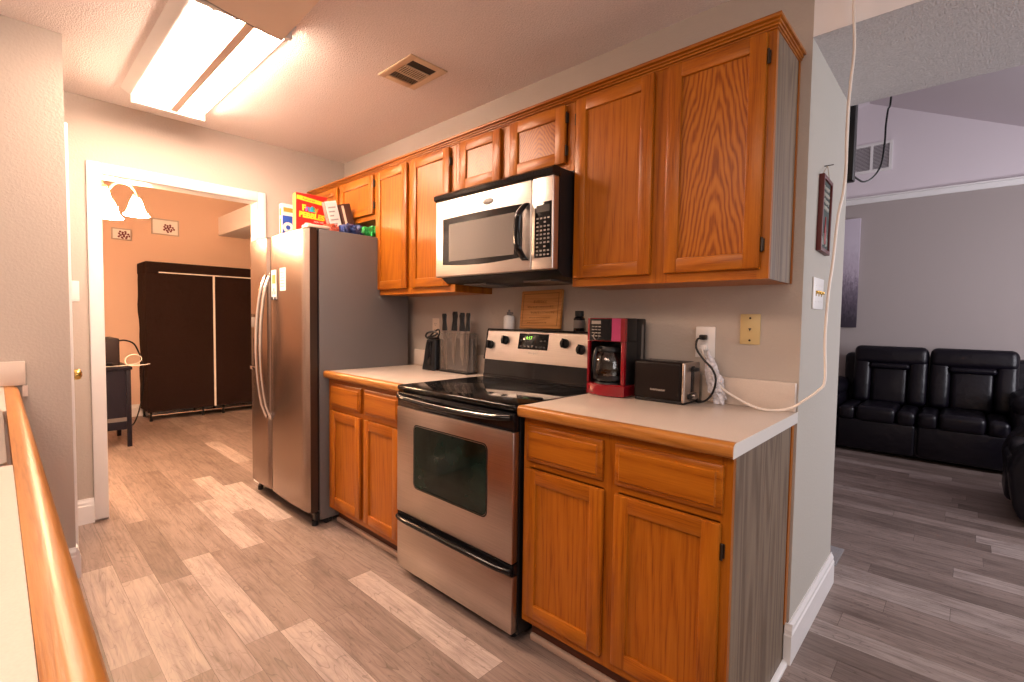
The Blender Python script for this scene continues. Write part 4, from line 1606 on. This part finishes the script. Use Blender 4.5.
lens_c = [Vector((-1.66, -1.45, 2.402)), Vector((-1.68, -1.117, 2.371)), Vector((-.45, -1.10, 2.460)), Vector((-.45, -1.45, 2.461))]
def lens_pt(u, v, up=0):
    # u runs from the lowered far end to the near end, v across; slightly bowed downwards
    a = lens_c[0].lerp(lens_c[1], v)
    b = lens_c[3].lerp(lens_c[2], v)
    q = a.lerp(b, u)
    q.z += up - .006*math.sin(math.pi*v)*(1-u)
    return q
m = MB()
NU, NV = 10, 10
for lay in (0, .003):
    g = [[m.bm.verts.new(lens_pt(i/NU, k/NV, lay)) for k in range(NV+1)] for i in range(NU+1)]
    for i in range(NU):
        for k in range(NV):
            m.face([g[i][k], g[i+1][k], g[i+1][k+1], g[i][k+1]])
for v in (0, 1):
    for k in range(NU):
        a, b = lens_pt(k/NU, v), lens_pt((k+1)/NU, v)
        h0, h1 = Vector((0, 0, .022*(1-k/NU)+.002)), Vector((0, 0, .022*(1-(k+1)/NU)+.002))
        m.poly([a, b, b+h1, a+h0])
obj('lens', m, tan_cover, t)
m = MB()
ring = []
for k in range(11):
    a = lens_pt(0, k/10)
    ring.append([a+Vector((-.004, 0, -.002)), a+Vector((.001, 0, -.002)), a+Vector((.001, 0, .024)), a+Vector((-.004, 0, .024))])
m.loft(ring)
obj('end_trim', m, mat('grey_edge_trim', (.30, .25, .22), .5), t)

t = thing('ceiling_vent', 'tan metal air register in the kitchen ceiling', 'vent', (-1.647, -.492, zc))
VX0, VX1, VY0, VY1 = -1.79, -1.505, -.602, -.382
m = MB()
fr = .038
for q in ((VX0, VX1, VY0, VY0+fr), (VX0, VX1, VY1-fr, VY1), (VX0, VX0+fr, VY0+fr, VY1-fr), (VX1-fr, VX1, VY0+fr, VY1-fr)):
    m.box(*q, zc-.008, zc-.0002, .003)
obj('frame', m, vent_tan, t)
m = MB().box(VX0+fr, VX1-fr, VY0+fr, VY1-fr, zc-.0022, zc-.0004)
obj('duct_back', m, vent_dark, t)
iw = (VX1-VX0-2*fr)
m = MB()
for q in (.32, .70):
    x = VX0+fr+iw*q
    m.box(x-.003, x+.003, VY0+fr, VY1-fr, zc-.009, zc-.0024)
obj('divider', m, vent_tan, t)
m = MB()
for k in range(11):
    y = VY0+fr+.006+k*.0128
    m.box(VX0+fr+iw*.33, VX0+fr+iw*.69, y, y+.0025, zc-.008, zc-.0024)
for k in range(5):
    x = VX0+fr+.004+k*.012
    m.prism([(x, zc-.0024), (x+.010, zc-.009), (x+.011, zc-.0082), (x+.002, zc-.0024)], 'y', VY0+fr, VY1-fr)
obj('louvre', m, vent_tan, t)

# ------------------------------------------------------------------ room beyond
HX, HY = -3.98, -1.480
t = thing('chandelier', 'chandelier with lit white bell shades in the room beyond the doorway', 'chandelier', (HX, HY, 1.9))
m = MB().lathe([(0, 1.90), (.016, 1.905), (.024, 1.93), (.012, 1.96), (.020, 2.0), (.034, 2.03), (.016, 2.07), (.010, 2.12), (.018, 2.16), (.010, 2.20), (.006, 2.25), (.006, 2.86), (.05, 2.87), (.06, 2.899)], (HX, HY, 0), 20)
obj('column', m, bulb_warm, t)
for k in range(5):
    a = R(78+72*k)
    u = Vector((math.cos(a), math.sin(a), 0))
    P0 = Vector((HX, HY, 0))
    def q(r, z):
        return P0+u*r+Vector((0, 0, z))
    m = MB().tube([q(.018, 2.02), q(.055, 2.00), q(.075, 2.07), q(.125, 2.145), q(.190, 2.150), q(.230, 2.11), q(.237, 2.075)], .008, 8)
    ar = obj('arm', m, bulb_warm, t)
    c = q(.237, 0)
    m = MB().lathe([(.02, 2.078), (.026, 2.060), (.020, 2.05)], c, 18)
    obj('shade_holder', m, bulb_warm, ar)
    m = MB().lathe([(.016, 2.056), (.028, 2.048), (.038, 2.02), (.047, 1.985), (.060, 1.955), (.078, 1.935), (.0765, 1.932), (.058, 1.950), (.045, 1.980), (.035, 2.015), (.025, 2.043), (.014, 2.050)], c, 28)
    obj('shade', m, shade_glow, ar)

# two small frames on the back wall
for i, (y0, y1, z0, z1, lab) in enumerate(((-1.019, -.835, 2.090, 2.222, 'small white-matted picture on the peach wall nearest the chandelier'), (-.640, -.360, 2.200, 2.392, 'larger white-framed picture on the peach wall above the dark wardrobe'))):
    x = -6.7995
    t = thing('picture_frame', lab, 'picture', (x, (y0+y1)/2, z0))
    b = .012
    m = MB()
    for qy in ((y0, y0+b, z0, z1), (y1-b, y1, z0, z1), (y0+b, y1-b, z0, z0+b), (y0+b, y1-b, z1-b, z1)):
        m.box(x, x+.02, *qy, .002)
    obj('frame', m, frame_shaded, t)
    m = MB().box(x+.002, x+.010, y0+b, y1-b, z0+b, z1-b)
    p = obj('mat_board', m, paper_white, t)
    cy, cz_ = y0+(y1-y0)*.62, (z0+z1)/2-.01
    m = MB()
    for k in range(16):
        aa = k*2.4
        rr_ = .012*math.sqrt(k)
        m.lathe([(0, .0104), (.012, .0104), (.012, .0112), (0, .0112)], (x, cy+rr_*math.cos(aa)*1.3, cz_+rr_*math.sin(aa)), 8, axis='x')
    obj('flower_print', m, photo_pink, p)

# fabric wardrobe
t = thing('fabric_wardrobe', 'wide dark brown fabric wardrobe with white zips in the room beyond', 'wardrobe', (-6.52, .1, 0))
WX0, WX1, WY0, WY1, WZ0, WZ1 = -6.74, -6.31, -.79, .98, .105, 1.825
def cloth_box(x0, x1, y0, y1, z0, z1, nz=18, ny=26):
    b = bmesh.new()
    bmesh.ops.create_cube(b, size=1)
    bmesh.ops.subdivide_edges(b, edges=b.edges[:], cuts=16, use_grid_fill=True)
    for v in b.verts:
        x, y, z = v.co
        P_ = Vector(((x0+x1)/2+x*(x1-x0), (y0+y1)/2+y*(y1-y0), (z0+z1)/2+z*(z1-z0)))
        edge = (1-abs(2*z)**6)
        s = (.007*math.sin(P_.y*9+P_.z*6)+.006*math.sin(P_.z*17+2*P_.y)+.004*math.sin(P_.y*23-P_.z*4))*edge
        if abs(x) > .49:
            P_.x += s*math.copysign(1, x)
        if abs(y) > .49:
            P_.y += s*.6*math.copysign(1, y)
        v.co = P_
    return b
m = MB()
m.merge(cloth_box(WX0, WX1, WY0, WY1, WZ0, WZ1-.10))
obj('cover', m, fabric_brown, t)
m = MB().box(WX0-.006, WX1+.008, WY0-.008, WY1+.008, WZ1-.135, WZ1, .016, 3)
obj('roof', m, fabric_brown, t)
zp = mat('white_zip_tape', (.80, .74, .68), .6)
m = MB().box(WX1+.0085, WX1+.0125, WY0+.12, WY1-.05, 1.700, 1.712).box(WX1+.010, WX1+.020, -.128, -.108, .11, 1.70)
obj('zip', m, zp, t)
for y in (WY0+.03, WY0+.55, -.02, WY1-.5, WY1-.03):
    for x in (WX1-.03, WX0+.03):
        m = MB().cyl((x, y, 0.0), (x, y, WZ0+.02), .011, n=12).cyl((x, y, 0), (x, y, .018), .015, n=12)
        obj('leg', m, black_plastic, t)
m = MB().cyl((WX1-.03, WY0+.03, .062), (WX1-.03, WY1-.03, .062), .009, n=10).cyl((WX0+.03, WY0+.03, .062), (WX0+.03, WY1-.03, .062), .009, n=10)
obj('bottom_rail', m, chrome, t)

# desk, printer and cables at the left of that room
t = thing('writing_desk', 'dark desk with a panelled end just inside the doorway', 'desk', (-5.5, -1.7, 0))
m = MB().box(-5.80, -5.165, -2.25, -1.100, .715, .742, .004)
obj('desktop', m, desk_black, t)
for x in (-5.21, -5.775):
    for y in (-1.145, -2.22):
        m = MB().box(x, x+.034, y, y+.034, 0, .715, .002)
        obj('leg', m, desk_black, t)
m = MB().box(-5.198, -5.186, -2.185, -1.146, .275, .714).box(-5.20, -5.184, -2.185, -1.146, .165, .240)
obj('end_panel', m, desk_black, t)
m = MB().box(-5.198, -5.184, -2.185, -1.146, .241, .274)
obj('rail', m, fridge_side, t)
m = MB().box(-5.775, -5.205, -2.22, -2.20, .45, .714)
obj('back_panel', m, desk_black, t)
t = thing('printer', 'black box-shaped printer on the dark desk', 'printer', (-5.45, -1.4, .7425))
m = MB().box(-5.66, -5.20, -1.62, -1.185, .757, 1.005, .012, 3)
for x in (-5.62, -5.26):
    for y in (-1.58, -1.24):
        m.box(x-.015, x+.015, y-.015, y+.015, .7425, .757)
obj('housing', m, mat('charcoal_plastic', (.018, .012, .013), .5, spec=.2), t)
m = MB().box(-5.60, -5.25, -1.55, -1.25, 1.0051, 1.012, .003)
obj('lid', m, black_plastic, t)
m = MB().box(-5.24, -5.18, -1.52, -1.24, .775, .785, .002)
obj('paper_tray', m, black_plastic, t)
m = MB().tube([(-5.35, -1.176, .975), (-5.38, -1.12, .978), (-5.42, -1.05, .945), (-5.50, -1.00, .86), (-5.58, -.96, .76), (-5.70, -.93, .60), (-5.9, -.92, .3), (-6.2, -.95, .012), (-6.6, -1.0, .010)], .007, 8)
tag(obj('printer_cable', m, black_plastic, at=(-5.35, -1.18, .0)), 'dark cable arching from the printer towards the wardrobe', 'cable')
m = MB().tube([(-5.20, -1.40, .749), (-5.21, -1.25, .750), (-5.22, -1.13, .753), (-5.23, -1.04, .775), (-5.25, -1.02, .82), (-5.26, -1.07, .85), (-5.25, -1.13, .825), (-5.22, -1.14, .77), (-5.20, -1.10, .75), (-5.20, -1.02, .752), (-5.21, -.96, .758)], .0035, 8)
tag(obj('white_cable', m, white_rubber, at=(-5.21, -1.15, .749)), 'pale looped cable hanging over the corner of the dark desk', 'cable')

# ------------------------------------------------------------------ living room
t = thing('sofa', 'black leather two-seat reclining sofa against the living room wall', 'sofa', (.14, 4.1, 0))
SXA, SXB, SM = -.455, .735, .14
m = MB().box(SXA-.27, SXB+.27, 3.70, 4.50, .03, .30, .03, 3)
m.box(SXA, SM-.006, 3.672, 3.75, .035, .325, .025, 3).box(SM+.006, SXB, 3.672, 3.75, .035, .325, .025, 3)
obj('base', m, leather, t)
m = MB().box(SXA-.055, SXB+.16, 4.30, 4.56, .08, .925, .05, 4)
obj('back_frame', m, leather, t)
for x0, x1 in ((SXA, SM-.004), (SM+.004, SXB)):
    m = MB()
    wd = x1-x0
    for a, b in ((0, .24), (.24, .76), (.76, 1)):
        m.box(x0+wd*a+.002, x0+wd*b-.002, 3.655, 4.20, .305, .445+(.012 if a == .24 else 0), .045, 4)
    obj('seat_cushion', m, leather, t)
for x0, x1 in ((-.41, .180), (.192, .790)):
    wd = x1-x0
    L = Matrix.Translation((0, 4.20, .42)) @ Matrix.Rotation(R(-9), 4, 'X')
    m = MB(L)
    m.box(x0, x0+wd*.25, -.10, .10, .01, .50, .05, 4).box(x1-wd*.25, x1, -.10, .10, .01, .50, .05, 4)
    m.box(x0, x1, -.115, .10, .40, .588, .055, 4)
    m.box(x0+wd*.245, x1-wd*.245, -.075, .10, .0, .41, .05, 4)
    m.box(x0+wd*.23, x1-wd*.23, -.11, .02, .355, .415, .028, 3)
    obj('back_cushion', m, leather, t)
for x0, x1 in ((SXA-.26, SXA-.005), (SXB+.005, SXB+.26)):
    m = MB().box(x0, x1, 3.66, 4.40, .06, .55, .06, 4).box(x0-.015, x1+.01, 3.64, 4.36, .49, .67, .085, 5)
    obj('arm', m, leather, t)
for x in (SXA-.2, SXB+.2):
    for y in (3.74, 4.45):
        obj('foot', MB().cyl((x, y, 0), (x, y, .04), .025), black_plastic, t)

# recliner cut by the right edge of the picture
t = thing('recliner', 'black leather recliner cut off by the right edge in front of the sofa', 'armchair', (1.2, 2.75, 0))
m = MB().box(.80, 1.55, 2.36, 3.12, .03, .34, .05, 3)
obj('base', m, leather, t)
m = MB().box(.66, .82, 2.56, 2.92, .08, .40, .045, 4)
obj('footrest', m, leather, t)
m = MB().box(.68, 1.35, 2.56, 2.92, .34, .47, .05, 4)
obj('seat_cushion', m, leather, t)
for y0, y1 in ((2.28, 2.55), (2.93, 3.2)):
    m = MB().loft([[(x, y0+.02, z) for x, z in ((.66, .33), (.685, .12), (.72, .04), (1.5, .04), (1.55, .35), (1.45, .60), (.92, .66), (.80, .58), (.70, .45))],
                   [(x, y1-.02, z) for x, z in ((.66, .33), (.685, .12), (.72, .04), (1.5, .04), (1.55, .35), (1.45, .60), (.92, .66), (.80, .58), (.70, .45))]])
    bmesh.ops.bevel(m.bm, geom=m.bm.edges[:], offset=.025, segments=3, profile=.5, affect='EDGES')
    obj('arm', m, leather, t)
L = Matrix.Translation((1.36, 0, .40)) @ Matrix.Rotation(R(14), 4, 'Y')
m = MB(L).box(-.09, .09, 2.52, 2.96, 0, .42, .06, 4).box(-.11, .09, 2.50, 2.98, .36, .66, .08, 4)
obj('backrest', m, leather, t)
for x in (.84, 1.5):
    for y in (2.40, 3.08):
        obj('foot', MB().cyl((x, y, 0), (x, y, .04), .025), black_plastic, t)

# canvas picture half hidden by the wall end
t = thing('canvas_picture', 'tall frameless canvas of dark grasses half hidden behind the wall end', 'picture', (-.70, YL-.03, 1.19))
m = MB().box(-.95, -.462, YL-.040, YL-.0005, 1.19, 2.39, .003)
obj('canvas', m, canvas_print, t)

t = thing('return_air_grille', 'white two-panel air grille high on the living room wall', 'vent', (-.39, YL-.001, 3.0))
gx0, gx1, gz0, gz1 = -.575, -.215, 2.875, 3.185
m = MB()
for q in ((gx0, gx0+.028, gz0, gz1), (gx1-.028, gx1, gz0, gz1), ((gx0+gx1)/2-.012, (gx0+gx1)/2+.012, gz0+.0285, gz1-.0285), (gx0+.028, gx1-.028, gz0, gz0+.028), (gx0+.028, gx1-.028, gz1-.028, gz1)):
    m.box(q[0], q[1], YL-.016, YL-.0004, q[2], q[3])
obj('frame', m, white_trim, t)
m = MB().box(gx0+.028, gx1-.028, YL-.003, YL-.0006, gz0+.028, gz1-.028)
obj('duct_back', m, mat('grey_duct', (.18, .16, .17), .8), t)
m = MB()
for k in range(17):
    z = gz0+.034+k*.0146
    m.prism([(YL-.013, z), (YL-.004, z+.008), (YL-.004, z+.0098), (YL-.013, z+.0018)], 'x', gx0+.028, gx1-.028)
obj('louvre', m, mat('pale_grey_louvre', (.74, .70, .72), .5), t)

t = thing('television', 'black television mounted high on the wall behind the passage, seen edge-on', 'television', (-.6, YS+.06, 1.9))
m = MB().box(-1.22, .020, YS+.075, YS+.135, 1.905, 2.62, .006)
tv = obj('casing', m, black_plastic, t)
m = MB().box(-1.20, .0, YS+.1351, YS+.1362, 1.925, 2.60)
obj('screen', m, black_gloss, tv)
m = MB()
m.box(.0201, .0206, YS+.09, YS+.12, 1.96, 2.45)
obj('side_port', m, ink, tv)
m = MB().box(-.75, -.45, YS+.0005, YS+.0745, 2.12, 2.42, .004)
obj('wall_mount', m, black_plastic, t)
YC = 1.25
zt = rz-sl*(.105-rx)-.004
m = MB().tube([(.105, YC, zt), (.104, YC, 2.8), (.101, YC, 2.41), (.091, YC, 2.347), (.085, YC, 2.271), (.083, YC, 2.169), (.072, YC, 2.068), (.045, 1.22, 2.004), (.014, 1.17, 1.975), (.002, 1.05, 1.965), (-.012, YS+.19, 1.97), (-.03, YS+.146, 1.98)], .0045, 8)
tag(obj('antenna_cable', m, black_plastic, at=(.105, YC, 2.0)), 'black cable hanging in a loop from the vaulted ceiling to the television', 'cable')
m = MB().box(-.52, .002, .925, 1.168, .0006, .010, .003)
tag(obj('floor_mat', m, mat_grey, at=(-.25, 1.05, 0.0006)), 'grey floor mat poking out past the wall end', 'mat')
